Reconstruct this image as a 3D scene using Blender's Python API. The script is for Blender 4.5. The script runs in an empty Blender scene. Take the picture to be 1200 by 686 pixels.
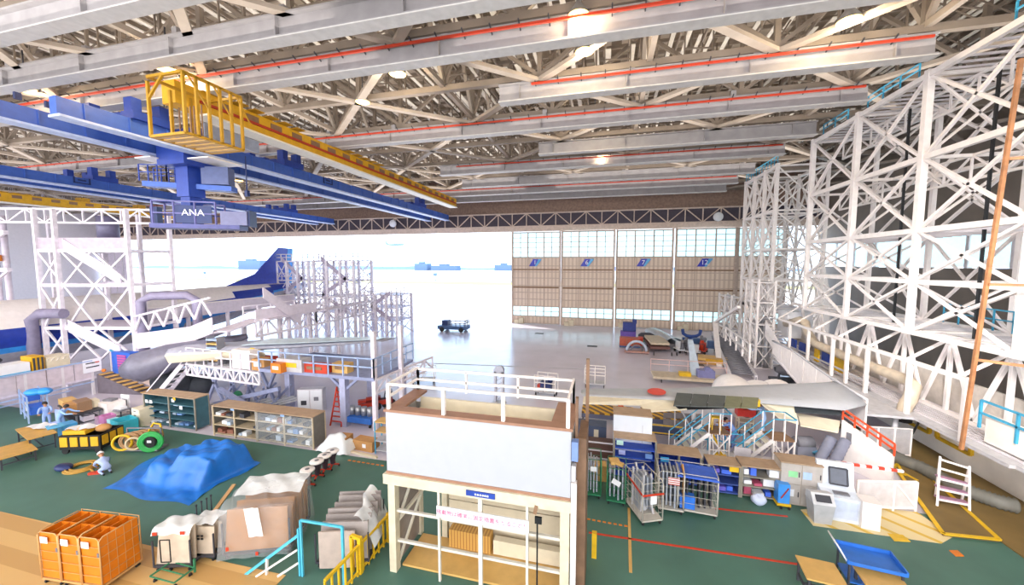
import bpy, math, random
from mathutils import Vector, Matrix, Euler
random.seed(7)
C = bpy.context.scene.collection
PI = math.pi

# ------------------------------------------------------------------ camera maths (used once, to read floor positions)
FPX = 440.0; YAW = math.radians(14.2); PIT = math.radians(4.42); CAMH = 10.0
_cy, _sy, _cp, _sp = math.cos(YAW), math.sin(YAW), math.cos(PIT), math.sin(PIT)
RV = Vector((_cy, _sy, 0)); FV = Vector((-_sy*_cp, _cy*_cp, -_sp)); UV = Vector((-_sy*_sp, _cy*_sp, _cp))
def ray(px, py): return RV*((px-600)/FPX) + UV*((343-py)/FPX) + FV
def G(px, py, z=0.0):
    d = ray(px, py); t = (z-CAMH)/d.z; return Vector((d.x*t, d.y*t, z))
def GY(px, py, y):
    d = ray(px, py); t = y/d.y; return Vector((d.x*t, y, CAMH+d.z*t))
def GX(px, py, x):
    d = ray(px, py); t = x/d.x; return Vector((x, d.y*t, CAMH+d.z*t))
def V(*a): return Vector(a)

# ------------------------------------------------------------------ materials
def lin(c):
    if isinstance(c, str):
        c = c.lstrip('#'); c = [int(c[i:i+2], 16)/255 for i in (0, 2, 4)]
    return tuple((x/12.92 if x <= .04045 else ((x+.055)/1.055)**2.4) for x in c)
MATS = {}
def M(name, col=None, rough=.55, metal=0.0, var=.12, scale=3.0, emit=None, alpha=None, trans=0.0, bump=0.0):
    if name in MATS: return MATS[name]
    m = bpy.data.materials.new(name); MATS[name] = m; m.use_nodes = True
    nt = m.node_tree; n = nt.nodes; b = n['Principled BSDF']
    c = lin(col); b.inputs['Roughness'].default_value = rough; b.inputs['Metallic'].default_value = metal
    tc = n.new('ShaderNodeTexCoord'); no = n.new('ShaderNodeTexNoise'); no.inputs['Scale'].default_value = scale
    no.inputs['Detail'].default_value = 4
    rp = n.new('ShaderNodeValToRGB'); e = rp.color_ramp.elements
    e[0].position = .3; e[1].position = .7
    e[0].color = tuple(max(0, x*(1-var)) for x in c)+(1,); e[1].color = tuple(min(1, x*(1+var)) for x in c)+(1,)
    nt.links.new(tc.outputs['Object'], no.inputs['Vector']); nt.links.new(no.outputs['Fac'], rp.inputs['Fac'])
    nt.links.new(rp.outputs['Color'], b.inputs['Base Color'])
    if emit:
        b.inputs['Emission Color'].default_value = lin(emit[0])+(1,); b.inputs['Emission Strength'].default_value = emit[1]
    if alpha is not None: b.inputs['Alpha'].default_value = alpha
    if trans: b.inputs['Transmission Weight'].default_value = trans
    if bump:
        bp = n.new('ShaderNodeBump'); bp.inputs['Strength'].default_value = bump
        nt.links.new(no.outputs['Fac'], bp.inputs['Height']); nt.links.new(bp.outputs['Normal'], b.inputs['Normal'])
    return m
def stripes(name, c1, c2, scale, axis='X', rough=.6, duty=.5, rot=None, var=.1):
    """hard-edged stripes on world-sized object coordinates"""
    m = bpy.data.materials.new(name); MATS[name] = m; m.use_nodes = True
    nt = m.node_tree; n = nt.nodes; b = n['Principled BSDF']; b.inputs['Roughness'].default_value = rough
    tc = n.new('ShaderNodeTexCoord'); sx = n.new('ShaderNodeSeparateXYZ'); nt.links.new(tc.outputs['Object'], sx.inputs[0])
    src = sx.outputs[axis] if len(axis) == 1 else None
    if src is None:
        a = n.new('ShaderNodeMath'); a.operation = 'ADD'
        nt.links.new(sx.outputs[axis[0]], a.inputs[0]); nt.links.new(sx.outputs[axis[1]], a.inputs[1]); src = a.outputs[0]
    mu = n.new('ShaderNodeMath'); mu.operation = 'MULTIPLY'; mu.inputs[1].default_value = scale; nt.links.new(src, mu.inputs[0])
    fr = n.new('ShaderNodeMath'); fr.operation = 'FRACT'; nt.links.new(mu.outputs[0], fr.inputs[0])
    lt = n.new('ShaderNodeMath'); lt.operation = 'LESS_THAN'; lt.inputs[1].default_value = duty; nt.links.new(fr.outputs[0], lt.inputs[0])
    mx = n.new('ShaderNodeMix'); mx.data_type = 'RGBA'; nt.links.new(lt.outputs[0], mx.inputs['Factor'])
    mx.inputs['A'].default_value = lin(c1)+(1,); mx.inputs['B'].default_value = lin(c2)+(1,)
    nt.links.new(mx.outputs['Result'], b.inputs['Base Color'])
    return m

# ------------------------------------------------------------------ mesh builder
class MB:
    def __init__(s): s.v = []; s.f = []; s.sm = []
    def add(s, vs, fs, smooth=False):
        o = len(s.v); s.v += [Vector(x) for x in vs]; s.f += [tuple(o+i for i in f) for f in fs]; s.sm += [smooth]*len(fs); return s
    def box(s, c, d, rz=0.0):
        cx, cy, cz = c; dx, dy, dz = d[0]/2, d[1]/2, d[2]/2; co, si = math.cos(rz), math.sin(rz)
        vs = [(cx+x*dx*co-y*dy*si, cy+x*dx*si+y*dy*co, cz+z*dz) for z in (-1, 1) for x, y in ((-1, -1), (1, -1), (1, 1), (-1, 1))]
        return s.add(vs, [(0, 3, 2, 1), (4, 5, 6, 7), (0, 1, 5, 4), (1, 2, 6, 5), (2, 3, 7, 6), (3, 0, 4, 7)])
    def b2(s, a, b):
        return s.box([(a[i]+b[i])/2 for i in range(3)], [abs(a[i]-b[i]) for i in range(3)])
    def bar(s, a, b, w, h=None, up=(0, 0, 1)):
        a, b = Vector(a), Vector(b); h = h or w; d = (b-a)
        if d.length < 1e-6: return s
        d.normalize(); up = Vector(up)
        if abs(d.dot(up)) > .98: up = Vector((0, 1, 0))
        x = d.cross(up).normalized(); y = x.cross(d).normalized()
        vs = [p+x*(i*w/2)+y*(j*h/2) for p in (a, b) for i, j in ((-1, -1), (1, -1), (1, 1), (-1, 1))]
        return s.add(vs, [(0, 3, 2, 1), (4, 5, 6, 7), (0, 1, 5, 4), (1, 2, 6, 5), (2, 3, 7, 6), (3, 0, 4, 7)])
    def tube(s, pts, r, n=8, caps=True, smooth=True):
        pts = [Vector(p) for p in pts]; rs = r if isinstance(r, (list, tuple)) else [r]*len(pts)
        vs = []; up = None
        for i, p in enumerate(pts):
            d = (pts[min(i+1, len(pts)-1)]-pts[max(i-1, 0)]).normalized()
            if up is None:
                up = Vector((0, 0, 1)) if abs(d.z) < .95 else Vector((0, 1, 0))
            x = d.cross(up).normalized(); y = x.cross(d).normalized(); up = y
            vs += [p+x*(rs[i]*math.cos(2*PI*k/n))+y*(rs[i]*math.sin(2*PI*k/n)) for k in range(n)]
        fs = [(i*n+k, i*n+(k+1) % n, (i+1)*n+(k+1) % n, (i+1)*n+k) for i in range(len(pts)-1) for k in range(n)]
        o = len(s.v); s.add(vs, fs, smooth)
        if caps:
            s.f += [tuple(o+k for k in reversed(range(n))), tuple(o+(len(pts)-1)*n+k for k in range(n))]; s.sm += [False, False]
        return s
    def cyl(s, a, b, r, r2=None, n=12): return s.tube([a, b], [r, r if r2 is None else r2], n)
    def poly(s, pts, ext):
        pts = [Vector(p) for p in pts]; ext = Vector(ext); n = len(pts)
        return s.add(pts+[p+ext for p in pts], [tuple(reversed(range(n))), tuple(range(n, 2*n))]+[(i, (i+1) % n, n+(i+1) % n, n+i) for i in range(n)])
    def face(s, pts): return s.add(pts, [tuple(range(len(pts)))])
    def lathe(s, prof, c=(0, 0, 0), n=16, axis='Z', smooth=True):
        vs = []
        for r, z in prof:
            for k in range(n):
                x, y = r*math.cos(2*PI*k/n), r*math.sin(2*PI*k/n)
                p = {'Z': (x, y, z), 'X': (z, x, y), 'Y': (x, z, y)}[axis]
                vs.append((c[0]+p[0], c[1]+p[1], c[2]+p[2]))
        m = len(prof)
        return s.add(vs, [(i*n+k, i*n+(k+1) % n, (i+1)*n+(k+1) % n, (i+1)*n+k) for i in range(m-1) for k in range(n)], smooth)
    def grid(s, fn, nu, nv, smooth=True):
        vs = [fn(i/nu, j/nv) for j in range(nv+1) for i in range(nu+1)]
        return s.add(vs, [(j*(nu+1)+i, j*(nu+1)+i+1, (j+1)*(nu+1)+i+1, (j+1)*(nu+1)+i) for j in range(nv) for i in range(nu)], smooth)
    def frame(s, a, b, c, d, w, h=None):
        for p, q in ((a, b), (b, c), (c, d), (d, a)): s.bar(p, q, w, h)
        return s
    def xform(s, mat):
        s.v = [mat @ v for v in s.v]; return s
    def build(s, name, mat, parent=None):
        me = bpy.data.meshes.new(name)
        o0 = Vector(parent['_o']) if (parent is not None and '_o' in parent.keys()) else Vector((0, 0, 0))
        me.from_pydata([tuple(v-o0) for v in s.v], [], s.f); me.update()
        me.polygons.foreach_set('use_smooth', s.sm)
        for m in (mat if isinstance(mat, (list, tuple)) else [mat]): me.materials.append(m)
        o = bpy.data.objects.new(name, me); C.objects.link(o)
        if parent is not None: o.parent = parent
        return o
def struct(name, mb, mat, parent=None, label=None):
    o = mb.build(name, mat, parent)
    if parent is None: o['kind'] = 'structure'
    return o
def sgroup(name):
    o = bpy.data.objects.new(name, None); C.objects.link(o); o['kind'] = 'structure'; return o
ROOTS = []
def thing(name, label, cat, loc=(0, 0, 0), group=None, world=True):
    """an Empty at the thing's base; with world=True its parts are drawn in world coordinates"""
    o = bpy.data.objects.new(name, None); C.objects.link(o); o.location = loc; o.empty_display_size = .2
    if world: o['_o'] = tuple(loc)
    o['label'] = label; o['category'] = cat
    if group: o['group'] = group
    ROOTS.append(o); return o
def subroot(o, parent):
    if '_o' in parent.keys(): o['_o'] = parent['_o']
    return o
def pieces(mb):
    par = list(range(len(mb.v)))
    def find(i):
        while par[i] != i: par[i] = par[par[i]]; i = par[i]
        return i
    for f in mb.f:
        for k in f[1:]: par[find(k)] = find(f[0])
    out = {}
    for f, s in zip(mb.f, mb.sm):
        q = out.setdefault(find(f[0]), ({}, MB()))
        fs = []
        for i in f:
            if i not in q[0]: q[0][i] = len(q[1].v); q[1].v.append(mb.v[i])
            fs.append(q[0][i])
        q[1].f.append(tuple(fs)); q[1].sm.append(s)
    return [q[1] for q in out.values()]
EACH = {'stake', 'rail_post', 'end_carriage', 'bracing', 'corner_post', 'support_post', 'opening', 'walkway_slat', 'side_board', 'upright', 'end_stop', 'knee_brace', 'seal_strip', 'yellow_panel', 'blue_panel',
        'ballast_box', 'drop_cable', 'slanted_beam', 'dark_mark', 'plate_mark', 'stair_tread', 'trolley_plate', 'bumper', 'blue_goods', 'shadow_rail', 'drive_box', 'cage_floor', 'white_rail', 'vent'}
def part(name, mb, mat, parent, label=None):
    if name in EACH:
        ps = pieces(mb)
        if 1 < len(ps) <= 90:
            for p in ps: o = part1(name, p, mat, parent, label)
            return o
    return part1(name, mb, mat, parent, label)
def part1(name, mb, mat, parent, label=None):
    o = mb.build(name, mat, parent); subroot(o, parent)
    if label: o['label'] = label
    return o
def single(name, mb, mat, label, cat, group=None):
    """a thing that is one mesh, its origin put at the middle of its base"""
    vs = mb.v; lo = [min(v[i] for v in vs) for i in range(3)]; hi = [max(v[i] for v in vs) for i in range(3)]
    c = Vector(((lo[0]+hi[0])/2, (lo[1]+hi[1])/2, lo[2])); mb.v = [v-c for v in vs]
    o = mb.build(name, mat); o.location = c; o['label'] = label; o['category'] = cat
    if group: o['group'] = group
    return o
def dup(root, loc, rz=0.0, label=None, group=None):
    r = root.copy(); C.objects.link(r); r.location = loc; r.rotation_euler = (0, 0, rz)
    if label: r['label'] = label
    if group: r['group'] = group
    for ch in list(root.children):
        c = ch.copy(); C.objects.link(c); c.parent = r
        for g in list(ch.children):
            d = g.copy(); C.objects.link(d); d.parent = c
    ROOTS.append(r); return r
def text_mb(s, size, origin, ux, uy, depth=.0):
    """lettering turned into mesh faces; ux, uy are the reading and the up directions"""
    cu = bpy.data.curves.new('lettering', 'FONT'); cu.body = s; cu.size = size; cu.align_x = 'CENTER'; cu.align_y = 'CENTER'
    ob = bpy.data.objects.new('lettering', cu); C.objects.link(ob)
    bpy.context.view_layer.update()
    dg = bpy.context.evaluated_depsgraph_get(); me = bpy.data.meshes.new_from_object(ob.evaluated_get(dg))
    ux, uy, origin = Vector(ux), Vector(uy), Vector(origin)
    mb = MB(); mb.add([origin+ux*v.co.x+uy*v.co.y for v in me.vertices], [tuple(p.vertices) for p in me.polygons])
    bpy.data.objects.remove(ob); return mb
def X(mb, a, b, c, d, w):
    mb.bar(a, c, w); mb.bar(b, d, w); return mb
def truss(mb, a, b, h, n, w, wd=None):
    """Warren truss from a to b, h deep below the line"""
    a, b = Vector(a), Vector(b); dn = Vector((0, 0, -h)); wd = wd or w*.7
    mb.bar(a, b, w); mb.bar(a+dn, b+dn, w)
    for i in range(n):
        p, q = a.lerp(b, i/n), a.lerp(b, (i+1)/n); mb.bar(p, p+dn, wd)
        if i % 2 == 0: mb.bar(p+dn, q, wd)
        else: mb.bar(p, q+dn, wd)
    mb.bar(b, b+dn, wd); return mb
def railing(mb, pts, h=1.1, r=.03, step=1.5, mids=(.55,)):
    pts = [Vector(p) for p in pts]; z = Vector((0, 0, 1))
    for a, b in zip(pts, pts[1:]):
        n = max(1, round((b-a).length/step))
        for i in range(n+1): p = a.lerp(b, i/n); mb.bar(p, p+z*h, r*2)
        for k in (h,)+tuple(h*m for m in mids): mb.bar(a+z*k, b+z*k, r*2)
    return mb
# ------------------------------------------------------------------ palette
M('conc', '#d4ccd8', .22, var=.07, scale=.35)
M('green', '#4a7064', .5, var=.14, scale=.5)
M('apron', '#cfcdca', .8, var=.05, scale=.1)
M('white', '#f0e8e5', .45, var=.05); M('white2', '#d6d0d4', .5, var=.08); M('lilac', '#d3c9d6', .55, var=.08)
M('beamgrey', '#9b9799', .5, var=.1, scale=1.5); M('beamlight', '#cdc9c6', .5, var=.08)
M('roofsteel', '#85786c', .6, var=.18, scale=.8); M('rooflight', '#a3968a', .6, var=.15, scale=.8)
M('red', '#c2391f', .5); M('redrail', '#ae3319', .5)
M('yellow', '#d9a51c', .5, var=.1); M('yellowdeep', '#b98a18', .55); M('hazard', '#e0b41e', .5)
M('blue', '#3f63b8', .45, var=.08); M('bluedark', '#26429a', .45, var=.1); M('navy', '#1f2f63', .5)
M('teal', '#3f9cc0', .5); M('skyblue', '#5fb0dc', .5)
M('black', '#17171a', .5); M('darkgrey', '#3a3a42', .6); M('midgrey', '#77767e', .55); M('lightgrey', '#b9b7bb', .5)
M('rubber', '#202022', .7); M('wood', '#c4a06b', .5, var=.15, scale=2); M('ply', '#d0a661', .5, var=.08)
M('card', '#b98852', .7, var=.1); M('brown', '#8a6a50', .6, var=.12); M('brownrim', '#97705a', .55)
M('cream', '#d9cdb4', .55, var=.06); M('creamlight', '#e9e3d2', .5, var=.05)
M('orange', '#d8791a', .5, var=.15, scale=2); M('orangered', '#cf4a22', .5)
M('steel', '#a9a9ad', .35, metal=.6); M('chrome', '#c9cace', .25, metal=.8)
M('coverall', '#8ea6d8', .7, var=.08); M('coverallwhite', '#c6d2ea', .7); M('skin', '#c08a68', .6); M('cap', '#eeeef0', .5); M('hair', '#1c1614', .6)
M('paper', '#e8e8ec', .6, var=.02); M('purple', '#6a4fa8', .5); M('greenpaint', '#2c7a55', .5)
M('lamp', '#ffd27a', .4, emit=('#ffc766', 6.0)); M('lampwhite', '#ffffff', .4, emit=('#fff2dc', 4.0))
M('glasswin', '#cfe9f0', .1, var=.03, trans=.0, emit=('#c4f0fb', .55))  # panes given an even glow in place of daylight through them
M('dirtywall', '#eee6dc', .6, var=.16, scale=.5)
M('hatchfloor', '#7a6338', .7, var=.15, scale=.8)

# ------------------------------------------------------------------ ground and floor
struct('floor', MB().b2((-115, -12, -.3), (32, 61.4, 0)), MATS['conc'])
struct('ground', MB().b2((-700, 61.4, -.3), (500, 165, -.01)), MATS['apron'])
struct('grass_verge', MB().b2((-700, 165, -.3), (500, 192, 0.0)), M('verge', '#8f8f4e', .9, var=.2, scale=.05))
struct('taxiway', MB().b2((-900, 192, -.3), (600, 215, 0.0)), M('taxiway', '#77777c', .9))
struct('far_field', MB().b2((-1500, 215, -.35), (1200, 480, 0.0)), M('farfield', '#cddbe0', .9, scale=.02))
hz = MB()
def hill(u, v):
    x = -1400+2400*u; h = 4.2+1.4*math.sin(x*.013)+1.0*math.sin(x*.041+1)
    return V(x, 560+40*v, h*(1-abs(2*v-1)))
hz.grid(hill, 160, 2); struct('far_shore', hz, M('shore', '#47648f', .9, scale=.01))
struct('bay_water', MB().b2((-1500, 480, -.4), (1200, 700, -.05)), M('bay', '#7890a8', .3, scale=.01))
struct('floor', MB().b2((-44, -4, 0), (-5.6, 16.2, .012)).b2((-5.6, -4, 0), (17.4, 17.9, .012)), MATS['green'])
struct('floor', MB().poly([G(-60, 586, .01), G(12, 603, .01), G(165, 638, .01), G(335, 675, .01), V(-9.5, 2, .01), V(-34, 2, .01)], (0, 0, .02)), stripes('planks', '#bd9358', '#cfa76b', .9, 'Y', .45))
# painted lines
ln = lambda name, a, b, w, mat: struct(name, MB().bar(Vector(a)+V(0, 0, .018), Vector(b)+V(0, 0, .018), w, .012), mat)
ln('trim_1', G(690, 625), G(940, 663), .09, MATS['red'])
ln('trim_2', G(832, 596), G(923, 606), .09, MATS['red'])
ds = MB()
a, b = G(688, 609), G(738, 618)
for k in range(8): ds.bar(a.lerp(b, k/8)+V(0, 0, .018), a.lerp(b, (k+.6)/8)+V(0, 0, .018), .08, .012)
a, b = G(408, 540), G(452, 547)
for k in range(8): ds.bar(a.lerp(b, k/8)+V(0, 0, .018), a.lerp(b, (k+.6)/8)+V(0, 0, .018), .08, .012)
struct('trim_3', ds, MATS['orange'])
ln('trim_4', G(737, 596), G(739, 672), .1, MATS['ply'])
ln('trim_5', G(455, 424), G(690, 433), .12, MATS['lightgrey'])
gr = MB()
for px, py in ((694, 406), (817, 428), (632, 391)):
    p = G(px, py); gr.box((p.x, p.y, .012), (1.2, .8, .02))
struct('floor_grate', gr, stripes('grate', '#3b3b42', '#6a6a70', 8, 'X'))

# ------------------------------------------------------------------ roof, end walls
struct('ceiling', MB().b2((-116, -14, 26.2), (34, 63.6, 26.5)), stripes('deck', '#cfc2b2', '#8f7f6e', .75, 'X', .7, .55))
struct('wall_front', MB().b2((-116, 62.6, 15.4), (34, 63.2, 26.2)), M('endwall', '#94796a', .7, var=.2))
rightwall = MB().b2((29, -14, 0), (29.6, 63, 9.6)).b2((29, -14, 13.2), (29.6, 63, 26.2))
struct('wall_right', rightwall, M('rightwall', '#7c7167', .7, var=.15, scale=.4))
wn = MB()
for k in range(20): wn.b2((29.0, -12+k*3.7, 9.7), (29.3, -12+k*3.7+3.4, 13.1))
w1 = struct('window_1', wn, MATS['glasswin'])
fr = MB()
for k in range(21): fr.b2((28.9, -12.3+k*3.7, 9.6), (29.3, -12.0+k*3.7, 13.2))
struct('window_frame', fr, MATS['white2'], w1)
struct('wall_left', MB().b2((-114, -14, 0), (-113.4, 63, 26.2)), M('leftwall', '#ddd6da', .7, var=.03))

YT = [5.5, 11, 16.9, 22.3, 27.5, 33, 38.4, 44.8, 50, 55.5, 61]
def roof_truss(y):
    m = MB(); step = 6.0; x0 = -112; n = 21
    m.bar((-113, y, 20.75), (28, y, 20.75), .32, .34); m.bar((-113, y, 25.3), (28, y, 25.3), .32, .34)
    for i in range(n+2):
        xa = x0+i*step; m.bar((xa, y, 20.75), (xa, y, 25.3), .26)
        if i % 2 == 0: m.bar((xa, y, 20.8), (xa+step, y, 25.2), .22, .2)
        else: m.bar((xa, y, 25.2), (xa+step, y, 20.8), .22, .2)
        m.bar((xa+step/2, y, 23), (xa+step/2, y, 25.3), .14); m.bar((xa, y, 23), (xa+step, y, 23), .12)
    return m
for y in YT: struct('ceiling_truss', roof_truss(y), MATS['roofsteel'])
lg = MB()
for i in range(12):
    x = -106+i*12
    for z in (20.9, 25.1): lg.bar((x, -8, z), (x, 62, z), .28)
    for a, b in zip(YT, YT[1:]):
        lg.bar((x, a, 20.9), (x, (a+b)/2, 25.1), .22); lg.bar((x, (a+b)/2, 25.1), (x, b, 20.9), .22)
struct('ceiling_cross_truss', lg, MATS['rooflight'])
# plan bracing under the deck: long flat diagonals
pb = MB()
for i in range(12):
    x = -106+i*12
    for j in range(0, len(YT)-2, 2):
        pb.bar((x, YT[j], 20.5), (x+12, YT[j+2], 20.5), .42, .2); pb.bar((x+12, YT[j], 20.5), (x, YT[j+2], 20.5), .42, .2)
struct('ceiling_bracing', pb, MATS['rooflight'])
pu = MB(); ra = MB(); hg = MB()
for i in range(90):
    x = -112+i*1.55; pu.bar((x, -8, 24.6), (x, 62, 24.6), .1, .22)
for j in range(48):
    y = -8+j*1.45; ra.bar((-112, y, 25.75), (28, y, 25.75), .12, .24)
for i in range(90):
    for j in range(24):
        x = -112+i*1.55; y = -6+j*2.85
        if random.random() < .85: hg.bar((x, y, 21.6+random.random()*1.8), (x, y, 25.8), .08)
        if random.random() < .4: hg.bar((x, y, 22.4+random.random()), (x+1.55, y, 22.4+random.random()), .07)
        if random.random() < .3: hg.bar((x, y, 22.3), (x+random.choice((-1.5, 1.5)), y+1.4, 24.6), .07)
lv = MB()
for i in range(175):
    x = -113+i*.8; y = -8+random.random()*3
    while y < 61:
        L = 3+random.random()*9
        if random.random() < .8: lv.bar((x, y, 24.05+.25*(i % 3)), (x, min(62, y+L), 24.05+.25*(i % 3)), .2+.16*random.random(), .06)
        y += L+.6+random.random()*2.5
struct('ceiling_slat', lv, M('slat', '#f2ebe0', .6, var=.05))
struct('ceiling_purlin', pu, MATS['rooflight']); struct('ceiling_rafter', ra, MATS['rooflight']); struct('ceiling_hanger', hg, MATS['roofsteel'])

# fascia lattice above the door line
fs = MB()
truss(fs, (-112, 61.2, 18.2), (28, 61.2, 18.2), 2.1, 58, .2, .14); struct('trim_7', fs, M('lintel', '#cdb8aa', .6))
struct('trim_8', MB().b2((-113, 60.9, 15.25), (29, 61.6, 16.1)), MATS['lintel'])
struct('trim_9', MB().b2((-113, 61.9, 16.1), (29, 62.2, 18.2)), M('lintelback', '#4c4450', .7))

# ------------------------------------------------------------------ crane runway beams
def runway(y, xa, xb, z, label, rail=True, scale=1.0):
    t = thing('runway_beam', label, 'beam', ((xa+xb)/2, y, z), 'overhead runway beams')
    m = MB().b2((xa, y-.28, z), (xb, y+.28, z+.09)).b2((xa, y-.28, z+.9), (xb, y+.28, z+.98)).b2((xa, y-.05, z+.09), (xb, y+.05, z+.9))
    x = xa+1.2
    while x < xb: m.b2((x, y-.24, z+.09), (x+.05, y+.24, z+.9)); x += 6
    part('girder', m, MATS['beamgrey'], t)
    part('bottom_flange', MB().b2((xa, y-.34, z-.05), (xb, y+.34, z)), MATS['beamlight'], t)
    h = MB(); x = xa+1.5
    while x < xb: h.bar((x, y, z+.95), (x, y, z+1.35), .3); x += 6
    part('hanger', h, MATS['beamgrey'], t)
    if rail:
        r = MB().b2((xa+(2.0 if xa > -60 else 0), y-.46, z+.68), (xb-.3, y-.36, z+.79))
        rr = part('conductor_rail', r, MATS['redrail'], t, 'red conductor rail')
        bk = MB(); x = xa+2.2
        while x < xb-.4: bk.bar((x, y-.04, z+.75), (x, y-.52, z+.98), .05); x += 1.3
        part('bracket', bk, MATS['darkgrey'], rr)
runway(10.9, -75, 16, 19.5, 'nearest grey runway beam under the roof, cut off by the top left corner', False)
runway(13.9, -75, 20, 19.5, 'second nearest grey runway beam under the roof, plain without a red rail', False)
runway(17.0, -75, 20, 19.5, 'grey runway beam with red rail that the yellow and blue crane ends hang from')
runway(22.3, -6.4, 14.4, 19.5, 'short grey runway beam with red rail starting halfway across the near roof')
runway(27.3, -78, 14.6, 19.5, 'long grey runway beam with red rail crossing behind the yellow girder')
runway(33.3, -6.0, 14.8, 19.5, 'short grey runway beam without a red rail ahead of the lattice dock top', False)
runway(38.4, -17.7, 14.8, 19.5, 'grey runway beam with red rail starting near the far end of the yellow girder')
runway(45.2, -17.9, 14.8, 19.5, 'grey runway beam in the far roof, third from the door', False)
runway(50.5, -80, 14.8, 19.5, 'grey runway beam with red rail, second from the door')
runway(55.7, -80, 15, 19.5, 'grey runway beam closest to the hangar door', False)
# lamps in the roof
def lamp_proto():
    t = thing('roof_lamp', 'round warm high bay lamp hanging in the roof steel', 'lamp', (0, 0, 0), 'glowing round roof lamps', world=False)
    part('lamp_shade', MB().lathe([(.1, .75), (.16, .5), (.42, .12), (.46, 0)], n=14), MATS['steel'], t)
    part('lens', MB().lathe([(.0, -.07), (.25, -.05), (.43, .0), (.43, .06), (0, .06)], n=14), MATS['lamp'], t, 'glowing yellow lens')
    part('stem', MB().cyl((0, 0, .7), (0, 0, 2.2), .035, n=6), MATS['darkgrey'], t); return t
lp = lamp_proto(); first = True
LAMPS = [(30, 104), (196, 82), (678, 19), (685, 61), (466, 87), (995, 25), (697, 138), (704, 184), (280, 212), (425, 120)]
LAMPLAB = ['glowing roof lamp low in the top left corner', 'glowing roof lamp above the yellow crane cage', 'topmost round lamp near the middle of the roof',
 'round lamp just under the red-railed beam near the middle', 'yellow lamp among the trusses left of the middle', 'large yellow lamp in the upper right of the roof',
 'lamp just above the red-railed beam in the middle distance', 'small far lamp between two beams at the middle', 'lamp between the two blue crane bridges', 'dim lamp in the trusses above the yellow girder']
for (px, py), lb in zip(LAMPS, LAMPLAB):
    p = G(px, py, 20.4)
    if first: lp.location = p; lp['label'] = lb; first = False
    else: dup(lp, p, 0, lb)

# ------------------------------------------------------------------ hangar doors
MATS['cladding'] = stripes('cladding', '#e0cdbb', '#cdb8a6', 1.6, 'X', .6, .5)
xs = [GY(p, 309, 61.4).x for p in (600, 658, 721, 789, 861)]+[24.6]
NUM = ['1', '6', '7', '12']
for i in range(5):
    xa, xb = xs[i]+.06, xs[i+1]-.06; y = 61.0-(i % 2)*.5; w = xb-xa
    d = sgroup('door_%d' % (i+1)); d.location = ((xa+xb)/2, y, 0); d['_o'] = tuple(d.location)
    part('door_panel', MB().b2((xa, y, .02), (xb, y+.18, 1.25)).b2((xa, y, 2.95), (xb, y+.18, 11.0)), MATS['cladding'], d)
    fm = MB()
    for xx in (xa+.14, xb-.14): fm.b2((xx-.14, y-.14, .02), (xx+.14, y+.25, 15.2))
    for k in (1, 2): fm.b2((xa+w*k/3-.06, y-.09, .02), (xa+w*k/3+.06, y, 15.1))
    for z in (.1, 1.25, 2.95, 4.1, 5.2, 6.35, 7.6, 8.6, 9.6, 10.95, 15.1): fm.b2((xa, y-.07, z-.06), (xb, y, z+.06))
    part('door_frame', fm, M('doorframe', '#c0ab9c', .6), d)
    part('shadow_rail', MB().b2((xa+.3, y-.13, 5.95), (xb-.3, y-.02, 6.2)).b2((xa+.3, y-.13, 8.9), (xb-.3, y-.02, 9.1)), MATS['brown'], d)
    for nm, z0, z1, nr in (('upper_window', 11.05, 15.0, 5), ('lower_window', 1.32, 2.88, 2)):
        g = part(nm, MB().b2((xa+.2, y+.05, z0), (xb-.2, y+.1, z1)), MATS['glasswin'], d)
        mm = MB()
        for k in range(7): mm.b2((xa+.2+(w-.4)*k/6-.05, y-.02, z0), (xa+.2+(w-.4)*k/6+.05, y+.12, z1))
        for k in range(nr+1): mm.b2((xa+.2, y-.02, z0+(z1-z0)*k/nr-.04), (xb-.2, y+.12, z0+(z1-z0)*k/nr+.04))
        part('glazing_bar', mm, M('bar', '#a9a6a4', .6), g)
    if i < 4:
        cx = xa+w*.48; z0, z1 = 9.55, 10.72
        sg = part('number_sign', MB().poly([(cx-.95, y-.22, z0), (cx+.05, y-.22, z0), (cx+.95, y-.22, z1), (cx-.25, y-.22, z1)], (0, .05, 0)), M('signblue', '#2b34b4', .4), d, 'dark blue slanted sign with a white door number')
        part('light_stripe', MB().poly([(cx+.05, y-.23, z0), (cx+.33, y-.23, z0), (cx+1.2, y-.23, z1), (cx+.62, y-.23, z1)], (0, .05, 0)), M('signsky', '#4fa6dc', .4), sg)
        part('numeral', text_mb(NUM[i], .95, (cx+.05, y-.25, (z0+z1)/2), (1, 0, 0), (0, 0, 1)), MATS['paper'], sg)
    bx = MB().b2((xa+.6, y-.6, .02), (xa+1.3, y-.1, .6)).b2((xa+1.35, y-.5, .02), (xa+2.1, y-.1, .95))
    part('drive_box', bx, MATS['cream'], d)
# far left door leaf and the stub of the wall beside it
d = sgroup('door_6'); d.location = (-106, 60.5, 0); d['_o'] = tuple(d.location)
part('door_panel', MB().b2((-112.5, 60.6, 0), (-103, 60.9, 15.2)), MATS['lilac'], d)
fm = MB()
for k in range(5): fm.b2((-112.5+k*2.3, 60.45, 0), (-112.35+k*2.3, 60.6, 15.2))
part('door_frame', fm, MATS['white2'], d)
# door track
struct('floor_track', MB().b2((-112, 60.2, 0), (25, 60.32, .03)).b2((-112, 60.75, 0), (25, 60.87, .03)), MATS['steel'])
# clock-like round lamps on the fascia
for px, py, lb in ((842, 254, 'round white disc on the lattice beam above the right door'), (460, 262, 'round white disc on the lattice beam above the open doorway')):
    p = GY(px, py, 60.9)
    single('fascia_disc', MB().lathe([(0, -.08), (.62, -.06), (.66, .02), (.66, .25), (0, .25)], p, 20, 'Y'), MATS['paper'], lb, 'disc')

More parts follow.
